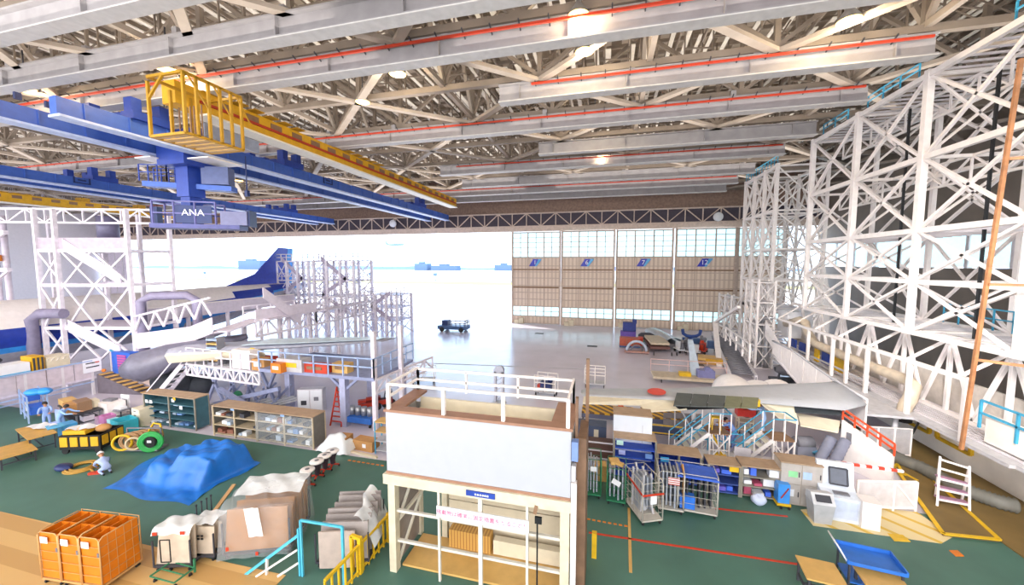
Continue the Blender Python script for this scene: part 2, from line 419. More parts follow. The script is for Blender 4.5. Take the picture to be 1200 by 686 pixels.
# ------------------------------------------------------------------ camera, light
cam = bpy.data.cameras.new('camera'); co = bpy.data.objects.new('camera', cam); C.objects.link(co)
cam.sensor_width = 36; cam.lens = FPX/1200*36; cam.clip_end = 3000; cam.clip_start = .1
co.matrix_world = Matrix(((RV.x, UV.x, -FV.x, 0), (RV.y, UV.y, -FV.y, 0), (RV.z, UV.z, -FV.z, CAMH), (0, 0, 0, 1)))
bpy.context.scene.camera = co
w = bpy.data.worlds.new('sky'); bpy.context.scene.world = w; w.use_nodes = True
nt = w.node_tree; bg = nt.nodes['Background']
tc = nt.nodes.new('ShaderNodeTexCoord'); sp = nt.nodes.new('ShaderNodeSeparateXYZ'); rp = nt.nodes.new('ShaderNodeValToRGB')
nt.links.new(tc.outputs['Generated'], sp.inputs[0]); nt.links.new(sp.outputs['Z'], rp.inputs['Fac']); mr = nt.nodes.new('ShaderNodeMapRange'); mr.inputs['From Min'].default_value = -.3; mr.inputs['From Max'].default_value = .4; nt.links.new(sp.outputs['Y'], mr.inputs['Value'])
mxs = nt.nodes.new('ShaderNodeMix'); mxs.data_type = 'RGBA'; nt.links.new(mr.outputs['Result'], mxs.inputs['Factor']); mxs.inputs['A'].default_value = (.95, .95, .96, 1)
nt.links.new(rp.outputs['Color'], mxs.inputs['B']); nt.links.new(mxs.outputs['Result'], bg.inputs['Color'])
e = rp.color_ramp.elements; e[0].position = 0; e[0].color = (.6, .8, 1.0, 1); e[1].position = .6; e[1].color = (.45, .66, 1.0, 1)
bg.inputs['Strength'].default_value = 2.3
def light(name, typ, loc, energy, col=(1, 1, 1), size=1, rot=None, **k):
    l = bpy.data.lights.new(name, typ); l.energy = energy; l.color = col
    if typ == 'AREA': l.size = size; l.shape = 'RECTANGLE'; l.size_y = k.get('sy', size); l.spread = math.radians(k.get('spread', 180))
    elif typ == 'SUN': l.angle = size
    else: l.shadow_soft_size = size
    o = bpy.data.objects.new(name, l); C.objects.link(o); o.location = loc
    if rot is not None: o.rotation_euler = rot
    return o
s = light('sun', 'SUN', (0, 90, 60), 3.0, (1, .95, .87), .01)
s.rotation_euler = Vector((.58, -.33, -.74)).to_track_quat('-Z', 'Y').to_euler()
for (px, py) in LAMPS[:8]:
    p = G(px, py, 20.4); light('roof_lamp_light', 'POINT', (p.x, p.y-.2, 20.0), 260, (1, .8, .5), .3)
for (x, y) in ((-60, 24), (-24, 24), (6, 24), (-60, 46), (-24, 46), (6, 46), (-24, 6), (6, 6), (-60, 6)):
    light('roof_fill_light', 'AREA', (x, y, 20.0), 900, (1, .93, .84), 26, (PI, 0, 0), sy=16)  # upward area lights added only to brighten the roof steel
def aim(o, tgt): o.rotation_euler = (Vector(tgt)-o.location).to_track_quat('-Z', 'Y').to_euler()
aim(light('dock_fill_light', 'AREA', (4, 2, 17.5), 330, (1, .96, .92), 4, spread=44), (17, 26, 4))  # fill lamp added to brighten the right dock, no fixture there
aim(light('dock_fill_light', 'AREA', (-14, 2, 17.5), 200, (1, .96, .95), 4, spread=44), (-34, 23, 4.5))  # same added fill for the left docks
vs = bpy.context.scene.view_settings; vs.view_transform = 'Standard'; vs.look = 'None'; vs.exposure = 1.08; vs.gamma = 1.0
# ------------------------------------------------------------------ blue overhead work cranes
def girder_mb(x, ya, yb, z, h, w=.5):
    m = MB().b2((x-w/2, ya, z+.06), (x+w/2, yb, z+h))
    y = ya+1.0
    while y < yb: m.b2((x-w/2-.07, y, z+.1), (x+w/2+.07, y+.07, z+h)); y += 1.9
    return m
def emblem(parent, x, y, z, s):
    e = MB(); a = Vector((x, y, z))
    e.b2((x, y-.62*s, z-.3*s), (x+.03, y-.5*s, z+.3*s)).b2((x, y+.5*s, z-.3*s), (x+.03, y+.62*s, z+.3*s))
    e.b2((x, y-.62*s, z-.3*s), (x+.03, y+.62*s, z-.2*s)).b2((x, y-.3*s, z-.05*s), (x+.03, y+.3*s, z+.1*s))
    part('emblem', e, MATS['navy'], parent, 'small dark bracket mark on the blue girder')
def blue_crane(name, xs_, ya, z, label, h=.92):
    t = thing(name, label, 'crane', (xs_[0], ya, z), 'blue overhead cranes')
    for x in xs_:
        g = part('bridge_girder', girder_mb(x, ya+(2 if x == -26.6 else 0), 60.2, z, h), MATS['blue'], t)
        part('bottom_flange', MB().b2((x-.42, ya+(2 if x == -26.6 else 0), z-.06), (x+.42, 60.2, z+.06)), M('paleblue', '#b9c8ea', .5), g, 'pale lower flange')
    for yb in (17.0, 27.3, 50.5):
        c = MB()
        for x in xs_:
            c.b2((x-.5, yb-1.0, z+h), (x+.5, yb+1.0, z+h+.45))
            for s in (-.7, .7): c.b2((x-.3, yb+s-.25, z+h+.4), (x+.3, yb+s+.25, 19.44))
        c.b2((xs_[0]-1.2, yb-.3, z+h+.2), (xs_[-1]+1.2, yb+.3, z+h+.75))
        part('end_carriage', c, MATS['bluedark'], t)
    return t
t = blue_crane('blue_crane', (-26.6, -30.0), 11.0, 17.3, 'nearer blue double girder crane bridge carrying the hanging work basket')
emblem(t, -26.32, 31.5, 17.95, 1.0)
pst = MB()
for k in range(14): pst.b2((-29.75, 12+k*1.1, 18.45), (-29.6, 12.25+k*1.1, 18.8))
part('end_stop', pst, MATS['navy'], t)
part('buffer', MB().b2((-26.4, 10.6, 18.7), (-26.2, 11.0, 19.1)), MATS['greenpaint'], t, 'green end buffer')
t = blue_crane('blue_crane', (-49.5, -53.0), 19, 17.3, 'farther blue crane bridge running to the doorway at upper left')
emblem(t, -49.2, 25.6, 17.95, 1.0)
part('buffer', MB().b2((-49.3, 18.6, 17.5), (-49.0, 19.0, 18.3)), MATS['greenpaint'], t, 'green end buffer')

# hanging telescopic work basket
tx, ty = -28.3, 20.4
t = thing('work_basket', 'dark blue hanging work basket on a telescopic mast below the blue crane', 'work platform', (tx, ty, 12.4))
m = MB().b2((tx-2.6, ty-1.3, 18.5), (tx+2.6, ty+1.3, 18.75)).b2((tx-1.2, ty-1.2, 16.6), (tx+1.2, ty+1.2, 18.6))
part('trolley', m, MATS['bluedark'], t)
part('trolley_plate', MB().b2((tx-2.4, ty-1.7, 17.0), (tx-1.0, ty+1.4, 17.08)).b2((tx+1.0, ty-1.0, 16.9), (tx+3.0, ty+1.4, 16.98)), MATS['white'], t, 'white plate under the trolley')
m = MB().b2((tx-.55, ty-.55, 14.6), (tx+.55, ty+.55, 17.2)).b2((tx-.42, ty-.42, 12.7), (tx+.42, ty+.42, 14.8))
part('mast', m, MATS['bluedark'], t)
part('ring_beam', MB().bar((tx-2.6, ty-1.0, 15.45), (tx+2.4, ty+1.2, 15.25), .8, .34), MATS['blue'], t)
rr = MB(); railing(rr, [(tx-2.6, ty-1.4, 15.6), (tx-1.0, ty-.8, 15.6), (tx-1.2, ty+.4, 15.6), (tx-2.8, ty-.4, 15.6)], 1.1, .03, .5)
part('guard_rail', rr, MATS['bluedark'], t)
part('cabinet', MB().box((tx+1.6, ty+.7, 16.1), (1.7, .8, 1.2), .4), M('bluegrey', '#55608c', .5), t)
ang = .52; c_, s_ = math.cos(ang), math.sin(ang)
def bk(u, v, z): return V(tx+.4+u*c_-v*s_, ty+u*s_+v*c_, z)
m = MB().box((tx+.4+.2*c_, ty+.2*s_, 12.55), (5.2, 1.5, .3), ang)
part('basket_floor', m, M('basket', '#4a4d86', .5), t)
m = MB()
for u in (-2.2, -1.0, .2, 1.4): m.bar(bk(u, -.7, 12.7), bk(u, -.7, 14.2), .09)
for u in (-2.2, 1.4): m.bar(bk(u, .7, 12.7), bk(u, .7, 14.2), .09)
for z in (13.4, 14.2):
    m.bar(bk(-2.2, -.7, z), bk(1.4, -.7, z), .09); m.bar(bk(-2.2, .7, z), bk(1.4, .7, z), .09); m.bar(bk(-2.2, -.7, z), bk(-2.2, .7, z), .09)
part('basket_rail', m, M('basketrail', '#5c5c94', .5), t)
m = MB().box((bk(.1, -.66, 13.35))[:], (2.1, .06, 1.2), ang); part('basket_panel', m, MATS['navy'], t)
m = MB().box((bk(2.5, -.2, 13.15))[:], (1.6, 1.2, .95), ang); part('control_box', m, M('basketgrey', '#6d6f94', .5), t)
m = MB().box((bk(-2.35, 0, 13.3))[:], (.4, .6, 1.1), ang).box((bk(3.3, 0, 13.2))[:], (.25, 1.3, 1.1), ang); part('bumper', m, MATS['navy'], t)
part('letters', text_mb('ANA', .62, bk(.1, -.75, 13.45), (c_, s_, 0), (0, 0, 1)), MATS['paper'], t)
part('hook_chain', MB().cyl((tx+4.2, ty+.6, 14.9), (tx+4.2, ty+.6, 17.3), .04).b2((tx+4.08, ty+.5, 14.6), (tx+4.32, ty+.7, 15.0)), MATS['navy'], t)

# ------------------------------------------------------------------ yellow cranes
def yellow_crane(x, ya, yb, z, label, cage):
    t = thing('yellow_crane', label, 'crane', (x, ya, z), 'yellow overhead crane girders')
    part('girder', MB().b2((x-.45, ya, z+.05), (x+.45, yb, z+1.2)), MATS['yellow'], t)
    part('bottom_flange', MB().b2((x-.6, ya+1.5, z-.06), (x+.6, yb, z+.05)), MATS['creamlight'], t, 'cream lower flange')
    h = MB(); y = ya+2.2
    while y < yb-.5: h.b2((x+.4, y, z+.62), (x+.5, y+.85, z+1.0)); y += 1.75
    part('opening', h, MATS['brown'], t, 'dark slot')
    if cage:
        part('conductor_rail', MB().b2((x+.46, ya+1.2, z+.48), (x+.58, yb-.4, z+.62)), MATS['redrail'], t, 'red conductor rail')
    w = MB(); y = ya+3
    while y < yb-1:
        if y < 23 or 27.8 < y < 33: w.b2((x-.3, y, z+1.22), (x+1.0, y+.7, z+1.27))
        y += 1.1
    part('walkway_slat', w, MATS['yellowdeep'], t)
    e = MB()
    for yy in (17.0, 27.3, 38.4, 45.2):
        if ya < yy < yb: e.b2((x-.6, yy-.5, z+1.2), (x+.6, yy+.5, 19.44))
    part('end_carriage', e, MATS['yellowdeep'], t)
    if cage:
        m = MB(); x0, x1, y0, y1, z0, z1 = -21.75, -19.5, 14.0, 16.9, 16.2, 19.0
        for xx in (x0, x1):
            n = 5 if xx == x1 else 3
            for k in range(n+1):
                yy = y0+(y1-y0)*k/n; m.bar((xx, yy, z0), (xx, yy, z1 if xx == x1 else z1-.2), .12)
            for z_ in (z0, z1): m.bar((xx, y0, z_), (xx, y1, z_), .12)
        for yy in (y0, y1):
            for z_ in (z0, z1): m.bar((x0, yy, z_), (x1, yy, z_), .12)
        m.bar((x0, y0, z1-1), (x0+1, y0, z1), .1); m.bar((x1, y0+.2, z1), (x1, y0+1.2, z1-1.4), .06); m.bar((x1, y0+1.4, z1), (x1, y0+2.4, z1-1.4), .06); m.bar((x1, y0+2.6, z1), (x1, y0+3.4, z1-1.2), .06)
        part('cage', m, MATS['yellowdeep'], t)
        m = MB()
        for k in range(6): m.b2((x0, y0+k*.5, z0-.05), (x1-.1, y0+k*.5+.3, z0+.02))
        part('cage_floor', m, MATS['ply'], t)
        m = MB()
        for k in range(7): m.bar((x0+.2+k*.25, y0+1.2, z0), (x0+.2+k*.25, y0+1.2, z1-1.0), .05)
        part('cage_ladder', m, MATS['brown'], t)
        part('control_cabinet', MB().b2((x1-1.9, y0+2.2, 16.9), (x1-1.75, y1+2.6, 17.6)), M('cabgrey', '#8e97ad', .5), t)
    return t
yellow_crane(-22.2, 15.2, 52.5, 18.25, 'long yellow crane girder with a hanging yellow cage across the upper left', True)
yellow_crane(-74, 24, 52, 17.7, 'far yellow crane girder at the left edge above the lattice tower', False)

# ------------------------------------------------------------------ goods hoist in the foreground
hx0, hx1, hy0, hy1 = -6.68, -.88, 10.2, 12.1
t = thing('goods_hoist', 'white panelled goods hoist tower with railed roof in the centre foreground', 'hoist', ((hx0+hx1)/2, (hy0+hy1)/2, 0))
part('front_panel', MB().b2((hx0, hy0-.03, 3.42), (hx1, hy0+.06, 5.36)), M('hoistwhite', '#b0b2ba', .4, var=.02), t)
sd = MB().b2((hx0, hy0+.07, 3.42), (hx0+.06, hy1-.07, 5.35)).b2((hx1-.06, hy0+.07, 3.42), (hx1, hy1-.07, 5.35)).b2((hx0, hy1-.06, 3.42), (hx1, hy1, 5.0))
part('side_panel', sd, M('hoistside', '#c9c6c4', .5), t)
rm = MB().b2((hx0-.05, hy0-.08, 5.36), (hx1+.05, hy0+.3, 5.44)).b2((hx0-.05, hy0+.31, 5.36), (hx0+.45, hy1, 5.44)).b2((hx1-.6, hy0+.31, 5.36), (hx1+.05, hy1, 5.44))
part('roof_rim', rm, MATS['brownrim'], t, 'brown roof rim')
part('roof_well', MB().b2((hx0+.45, hy0+.3, 4.95), (hx1-.6, hy1, 5.0)).b2((hx0+.45, hy1-.5, 5.0), (hx1-.6, hy1-.42, 5.36)), MATS['cream'], t)
rl = MB(); z = 5.44
railing(rl, [(hx0+.1, hy0, z), (hx1-.1, hy0, z)], .8, .035, 1.9, ()); railing(rl, [(hx0+.1, hy1, z), (hx1-.1, hy1, z)], .76, .035, 1.6, (.5,))
railing(rl, [(hx0+.1, hy0, z), (hx0+.1, hy1, z)], .8, .035, 2.0, (.5,)); railing(rl, [(hx1-.1, hy0, z), (hx1-.1, hy1, z)], .8, .035, 2.0, ())
for k in range(4): rl.bar((hx0+.1+k*1.87, hy0, z), (hx0+.1+k*1.87, hy0, z+.8), .1)
part('guard_rail', rl, MATS['white'], t)
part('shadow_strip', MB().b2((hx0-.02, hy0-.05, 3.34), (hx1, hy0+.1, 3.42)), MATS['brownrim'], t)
part('lintel', MB().b2((hx0-.1, hy0-.12, 3.02), (hx1+.02, hy0+.15, 3.34)), M('postcream', '#cfc5ac', .5), t)
ps = MB().b2((hx0+.02, hy0-.05, 0), (hx0+.26, hy0+.2, 3.05)).b2((hx1-.28, hy0-.05, 0), (hx1-.02, hy0+.2, 3.05))
ps.b2((hx0+.02, hy1-.2, 0), (hx0+.22, hy1, 3.42)).b2((hx1-.25, hy1-.2, 0), (hx1-.02, hy1, 3.42)).b2((hx0+1.05, hy1-.2, 0), (hx0+1.25, hy1, 3.4))
part('corner_post', ps, M('postcream', '#cfc5ac', .5), t)
bw = MB()
for k in range(5): bw.b2((hx0+1.3, hy1-.1, .1+k*.72), (hx1-.25, hy1-.04, .78+k*.72))
part('back_wall', bw, M('hoistback', '#cdbfa6', .55, var=.05), t)
part('side_glass', MB().b2((hx0+.1, hy0+.2, .1), (hx0+.14, hy1-.2, 3.3)), M('hoistglass', '#8b7f78', .3), t)
df = MB()
df.bar((hx0+.2, hy0+.2, 1.6), (hx0+.2, hy1, 3.2), .08); df.bar((hx0+.2, hy0+.2, .2), (hx0+.2, hy1, 1.7), .08); df.b2((hx0+.15, hy0+.2, 1.6), (hx0+.25, hy1, 1.7))
part('side_brace', df, MATS['creamlight'], t)
fb = MB().b2((hx0+.2, hy0+.05, 2.02), (hx1-.2, hy0+.14, 2.1)).b2((hx0+.2, hy0+.05, 1.0), (hx1-.2, hy0+.14, 1.08))
for xx in (hx0+1.72, hx0+3.05, hx0+4.52): fb.b2((xx, hy0-.02, 0), (xx+(.07 if xx < hx0+3 or xx > hx0+4 else .12), hy0+.06, 3.05))
part('gate_frame', fb, M('gatecream', '#d6d0c4', .5), t)
part('slatted_crate', MB().b2((hx0+1.5, hy1-.6, .12), (hx0+3.0, hy1-.25, .75)), stripes('hslat', '#c79a4f', '#a5763a', 9, 'X'), t)
part('sand_panel', MB().b2((hx0+3.1, hy1-.55, .12), (hx1-.35, hy1-.3, .62)), MATS['cream'], t)
part('hoist_car', MB().b2((hx0+.3, hy0+.25, .03), (hx1-.3, hy1-.2, .1)), MATS['ply'], t)
bn = part('warning_banner', MB().b2((hx0+1.72, hy0-.09, 2.2), (hx0+4.62, hy0-.05, 2.56)), MATS['paper'], t, 'white banner with magenta Japanese writing')
part('writing', text_mb('搭載物は確実に固定措置をとること！', .17, (hx0+3.17, hy0-.1, 2.38), (1, 0, 0), (0, 0, 1)), M('magenta', '#c2186e', .5), bn)
bp = part('blue_plate', MB().b2((hx0+2.72, hy0-.16, 3.1), (hx0+3.62, hy0-.12, 3.26)), MATS['bluedark'], t, 'small blue plate on the lintel')
sq = MB()
for k in range(6): sq.b2((hx0+3.0+k*.075, hy0-.17, 3.15), (hx0+3.05+k*.075, hy0-.15, 3.2))
part('plate_mark', sq, MATS['paper'], bp)
part('hook_pole', MB().b2((hx1-.95, hy0-.1, 0), (hx1-.91, hy0-.06, 2.75)).b2((hx1-1.0, hy0-.12, 2.55), (hx1-.8, hy0-.06, 2.75)), MATS['black'], t)
part('lift_bracket', MB().bar((hx1-.95, hy0-.1, 3.1), (hx1-1.0, hy0-.1, 2.85), .1), MATS['brown'], t)
gm = MB().b2((hx1+.08, hy0+.3, 0), (hx1+.16, hy0+.44, 6.2)).b2((hx1+.3, hy1-.3, 0), (hx1+.4, hy1-.16, 7.0)).b2((hx1+.16, hy0+.36, 0), (hx1+.4, hy1-.2, 5.0))
part('guide_mast', gm, M('rustbrown', '#7d5f49', .6, var=.2), t)
part('white_duct', MB().b2((hx1+.02, hy0-.1, 0), (hx1+.17, hy0+.1, 3.9)), MATS['white'], t)
part('switch_box', MB().b2((hx1+.02, hy0-.12, 4.55), (hx1+.2, hy0+.12, 5.1)), M('switchblue', '#6f86b8', .5), t)
part('cable_box', MB().b2((hx1+.02, hy0-.1, 3.95), (hx1+.14, hy0+.1, 4.4)), MATS['lightgrey'], t)

# ------------------------------------------------------------------ docks, right side
def yz_lattice(t, x, ys, zs, wcol, wbr, mat, brace=True, skip=(), rail=None):
    for y in ys:
        part('column', MB().b2((x-wcol/2, y-wcol/2, zs[0]), (x+wcol/2, y+wcol/2, zs[-1]+.25)), mat, t)
    for z in zs: part('rail_beam', MB().b2((x-wcol*.4, ys[0], z-wcol*.45), (x+wcol*.4, ys[-1], z+wcol*.45)), mat, t)
    if brace:
        for i in range(len(ys)-1):
            for j in range(len(zs)-1):
                if (i, j) in skip: continue
                m = MB(); a, b, c, d = (x, ys[i], zs[j]), (x, ys[i+1], zs[j]), (x, ys[i+1], zs[j+1]), (x, ys[i], zs[j+1])
                X(m, a, b, c, d, wbr); part('cross_brace', m, mat, t)
def xz_ties(t, x0, x1, ys, zs, w, mat):
    for y in ys:
        m = MB()
        for z in zs: m.bar((x0, y, z), (x1, y, z), w)
        for za, zb in zip(zs, zs[1:]): m.bar((x0, y, za), (x1, y, zb), w*.7); m.bar((x1, y, za), (x0, y, zb), w*.7)
        part('tie_frame', m, mat, t)
Wm = MATS['white']
XA, XB = 15.6, 19.8
YN = [13.3, 18.8, 24.3, 29.8, 35.3]
t = thing('lattice_dock', 'tall white lattice dock nearest on the right, reaching up to the roof beams', 'dock', (XA, 24, 6.3), 'white aircraft docks on the right')
yz_lattice(t, XA, YN, [6.4, 9.05, 11.7], .26, .13, Wm)
yz_lattice(t, XA, YN, [11.7, 15.4, 19.5], .3, .14, Wm)
yz_lattice(t, XB, YN[::1], [6.4, 11.7], .24, .13, Wm)
yz_lattice(t, XB, YN[::1], [11.7, 15.4, 19.5], .24, .14, Wm)
xz_ties(t, XA, XB, YN, [6.4, 9.05, 11.7, 15.4, 19.5], .16, Wm)
for z in (6.35, 11.6, 19.55):
    m = MB(); y = YN[0]
    while y < YN[-1]: m.b2((XA, y, z-.04), (XB, y+.12, z+.04)); y += .62
    part('deck_grid', m, MATS['white2'], t)
m = MB(); truss(m, (XA+2, YN[0], 15.4), (XA+2, YN[-1], 15.4), 1.2, 14, .12); truss(m, (XA+2, YN[0], 19.3), (XA+2, YN[-1], 19.3), 1.2, 14, .12); part('inner_truss', m, Wm, t)
m = MB(); railing(m, [(XA, YN[0], 19.7), (XA, 20.2, 19.7)], .7, .03, 1.2)
for ya_, yb_ in ((25, 29), (31, 34)): part('guard_rail', railing(MB(), [(XA, ya_, 19.7), (XA, yb_, 19.7)], .7, .03, 1.2), MATS['teal'], t, 'light blue guard rail')
part('guard_rail', railing(MB(), [(XB-.2, 20, 6.5), (XB-.2, 28, 6.5)], 1.1, .03, 1.0), MATS['teal'], t, 'light blue guard rail'); part('guard_rail', m, MATS['teal'], t, 'light blue guard rail')
m = MB()
for yy in (16, 22.4, 27.6, 32.5): m.b2((XA+1.3, yy, 6.4), (XA+1.4, yy+.1, 19)); 
part('drop_cable', m, MATS['black'], t, 'thin black vertical cables')
part('black_duct', MB().cyl((18.3, 19.4, 2.6), (18.3, 19.4, 8.6), .36, n=14), MATS['black'], t, 'thick black vertical hose')
part('black_duct', MB().cyl((19.2, 19.2, 5.0), (19.2, 19.2, 9.0), .24, n=14), MATS['black'], t, 'thinner black vertical hose')
part('mast', MB().bar((14.2, 18.9, 2.4), (14.0, 17.8, 17.2), .11).bar((14.2, 18.7, 6.2), (16.5, 17.6, 6.1), .1).bar((14.1, 18.3, 9.2), (17, 17.4, 9.2), .1).bar((14.1, 18.0, 13.8), (17, 16.5, 13.6), .1), M('rustorange', '#a5714a', .6, var=.25), t, 'rusty orange vertical mast')

YF = [41.8, 44.6, 47.4, 50.2]
t = thing('lattice_dock', 'far white lattice dock on the right beside the hangar door', 'dock', (XA, 46, 0), 'white aircraft docks on the right')
yz_lattice(t, XA, YF, [11.4, 15.1, 19.3], .3, .16, Wm); yz_lattice(t, XA, YF, [5.3, 8.3, 11.4], .26, .14, Wm); yz_lattice(t, XA, YF[:4:1], [0, 5.3], .26, .14, Wm)
yz_lattice(t, XB, YF, [5.3, 11.4, 15.1, 19.3], .24, .14, Wm); xz_ties(t, XA, XB, YF, [0, 5.3, 8.3, 11.4, 15.1, 19.3], .16, Wm)
m = MB(); railing(m, [(XA, YF[0], 19.5), (XA, YF[-1], 19.5)], .8, .03, .8); part('guard_rail', m, MATS['teal'], t, 'light blue guard rail')
for z in (5.3, 11.4):
    m = MB(); y = YF[0]
    while y < YF[-1]: m.b2((XA, y, z-.04), (XB, y+.14, z+.04)); y += .6
    part('deck_grid', m, MATS['white2'], t)
def small_tower(x0, x1, ys, zs, label):
    t = thing('stair_tower', label, 'tower', ((x0+x1)/2, ys[0], 0), 'small white lattice towers by the far dock')
    yz_lattice(t, x0, ys, zs, .18, .1, Wm); yz_lattice(t, x1, ys, zs, .18, .1, Wm); xz_ties(t, x0, x1, ys, zs, .1, Wm)
    m = MB()
    for z in zs[1:]: m.b2((x0, ys[0], z-.05), (x1, ys[-1], z+.05))
    part('deck', m, MATS['white2'], t); return t
small_tower(13.9, 15.3, [40, 41.6, 43.2], [0, 2.1, 4.2, 6.3, 8.2], 'slim white lattice stair tower in front of the far dock')
small_tower(14.4, 15.4, [49.5, 52, 54.5], [0, 2.0, 4.0, 5.9], 'lowest white lattice tower right beside the hangar door')
m = MB()
t = thing('bent_frame', 'white bent tube frame with a slanting arm at the foot of the far dock', 'frame', (13.9, 52, 0))
part('post', MB().bar(G(843, 430), G(838, 378, 3.2), .5, .3), MATS['white'], t)
part('arm', MB().bar(G(838, 378, 3.2), G(866, 360, 6), .25), MATS['white'], t)
m = MB(); railing(m, [G(850, 400, 2), G(878, 425, 2)], 1.5, .06, 2); part('rail', m, MATS['white'], t)

# lower white dock with walkway
t = thing('wing_dock', 'long low white dock walkway with panelled parapet and pipe along the right side', 'dock', (15, 28, 0), 'white aircraft docks on the right')
part('deck', MB().b2((15.0, 18, 2.2), (17.1, 41, 2.35)).b2((13.05, 22.6, 2.2), (15.0, 34, 2.32)).b2((15.2, 12, 2.2), (17.1, 18, 2.35)), MATS['lightgrey'], t)
pp = [(22.6, 1.5, 3.05), (24.2, 1.5, 3.15), (25.8, 1.5, 3.25), (27.4, 1.5, 3.4), (29.0, 1.56, 3.6), (30.8, 2.0, 3.8), (32.4, 2.4, 3.8), (34.0, 2.75, 3.8)]
for (y0, b0, t0), (y1, b1, t1) in zip(pp, pp[1:]):
    part('parapet_panel', MB().poly([(13, y0+.04, b0), (13, y1-.04, b1), (13, y1-.04, t1), (13, y0+.04, t0)], (.08, 0, 0)), MATS['white'], t)
part('parapet_cap', MB().tube([(13, y, t_) for y, b_, t_ in pp], .07, 6), MATS['lightgrey'], t)
part('parapet_foot', MB().tube([(13, y, b_) for y, b_, t_ in pp], .09, 6), MATS['white2'], t)
for y in (20.0, 23.1, 26.3, 28.2, 29.8, 33.0, 36): part('post', MB().bar((15.0, y, .9 if y > 25 else 2.3), (15.0, y, 5.05), .17), Wm, t)
part('top_rail', MB().bar((15, 19.9, 5.05), (15, 38, 5.05), .18), Wm, t)
part('mid_rail', MB().bar((15.1, 26.2, 3.0), (15.1, 38, 3.0), .1).bar((15.3, 26.2, 2.6), (15.3, 38, 2.6), .08), MATS['lightgrey'], t)
m = MB(); ys = [17.5, 20.4, 23.4, 26.4, 29.4, 32.4, 35.4, 38.4]
for i, y in enumerate(ys[:-1]):
    m.bar((16.8, y, 6.3), (16.8, ys[i+1]-1.5, 2.6), .15); m.bar((16.8, ys[i+1]-1.5, 2.6), (16.8, ys[i+1], 6.3), .15); m.bar((16.8, y, 2.4), (16.8, y, 6.3), .16)
m.bar((16.8, 17, 6.3), (16.8, 40, 6.3), .24); m.bar((16.8, 17, 2.5), (16.8, 40, 2.5), .2); part('truss', m, Wm, t)
m = MB()
for i, y in enumerate(ys): m.bar((15, y, 5.05), (16.8, y, 6.3), .12); m.bar((16.8, y, 6.3), (20, y, 6.3), .12)
for i, y in enumerate(ys[:-1]): m.bar((16.8, y, 6.3), (20, ys[i+1], 6.3), .1); m.bar((20, y, 6.3), (16.8, ys[i+1], 6.3), .1)
part('roof_lattice', m, Wm, t)
m = MB()
for k in range(7): m.b2((15.5+k*.22, 14, 2.36), (15.58+k*.22, 40, 2.44))
part('deck_rail', m, MATS['white2'], t)
part('dock_wall', MB().b2((17.15, 11, 0), (17.35, 41, 2.2)), MATS['dirtywall'], t, 'dirty white wall under the walkway')
part('dock_wall', MB().b2((17.15, 11, 2.36), (17.3, 41, 4.2)), M('dockpanel', '#c9bfb6', .6, var=.12), t)
m = MB()
for k in range(10): m.b2((17.0, 12.5+k*2.7, 1.98), (17.16, 14.3+k*2.7, 2.2))
part('seal_strip', m, MATS['navy'], t, 'dark blue bumper strip')
m = MB()
for y0 in (22.2, 24.6): m.frame((17.05, y0, .85), (17.05, y0+1.9, .85), (17.05, y0+1.9, 1.9), (17.05, y0, 1.9), .14)
part('yellow_frame', m, MATS['hazard'], t, 'yellow framed hatch')
m = MB().b2((15.9, 30.2, 2.4), (16.0, 31.4, 3.6)).b2((15.9, 33.4, 2.4), (16.0, 34.0, 3.4)); part('yellow_panel', m, MATS['hazard'], t, 'yellow panel')
m = MB().b2((15.88, 32.0, 2.5), (15.98, 32.9, 3.4)).b2((15.88, 35.0, 2.5), (15.98, 36.4, 3.4)).b2((15.88, 37, 2.6), (15.98, 38.4, 3.4)); part('blue_panel', m, MATS['bluedark'], t, 'blue panel')
part('air_pipe', MB().tube([(15.7, 38.5, 4.6), (15.7, 36, 5.3), (15.7, 35.2, 5.2), (15.7, 34.6, 4.4), (15.7, 33.4, 3.8), (15.7, 30, 3.75), (15.7, 27, 3.75), (15.7, 24.2, 3.75), (15.5, 23.5, 3.65), (15.3, 23.4, 3.0), (15.2, 23.5, 2.6), (15.2, 23.6, 2.0)], .3, 12), M('pipe', '#c9b8a2', .4), t, 'thick beige air pipe')
part('pipe_boot', MB().cyl((15.2, 23.6, 2.1), (15.2, 23.6, 1.75), .36, n=12), MATS['black'], t)
m = MB()
for k in range(3): m.b2((15.6, 17.3-k*2.6, 2.5), (15.68, 19.8-k*2.6, 3.7))
part('parapet_panel', m, MATS['dirtywall'], t)
m = MB(); railing(m, [(15.55, 11, 3.0), (15.55, 20, 3.0)], 1.2, .04, 1.5); part('guard_rail', m, MATS['teal'], t, 'light blue guard rail')
m = MB(); 
for k in range(10): m.b2((15.2, 38.2-k*.45, 3.9-k*.22), (15.0-.9, 38.6-k*.45, 3.95-k*.22))
part('stair_tread', m, MATS['white2'], t)
part('stair_side', MB().poly([(14.1, 38.6, 3.4), (14.1, 33.8, 1.2), (14.1, 33.8, 2.5), (14.1, 38.6, 4.8)], (.06, 0, 0)), MATS['white'], t, 'white stair side panel')
part('white_box', MB().b2((16.0, 39, 3.2), (18, 41, 5.6)), MATS['paper'], t)
m = MB().cyl((14.6, 41, 0), (14.6, 41, 4.2), .2).tube([(14.6, 41, 4.2), (14.7, 40.6, 4.8), (15.4, 40, 4.9)], .2).cyl((14.9, 40.2, 0), (14.9, 40.2, 3.6), .2); part('grey_pipe', m, MATS['steel'], t)
m = MB().b2((16.9, 13, 2.36), (17.0, 41, 2.6)); part('kerb', m, MATS['white2'], t)

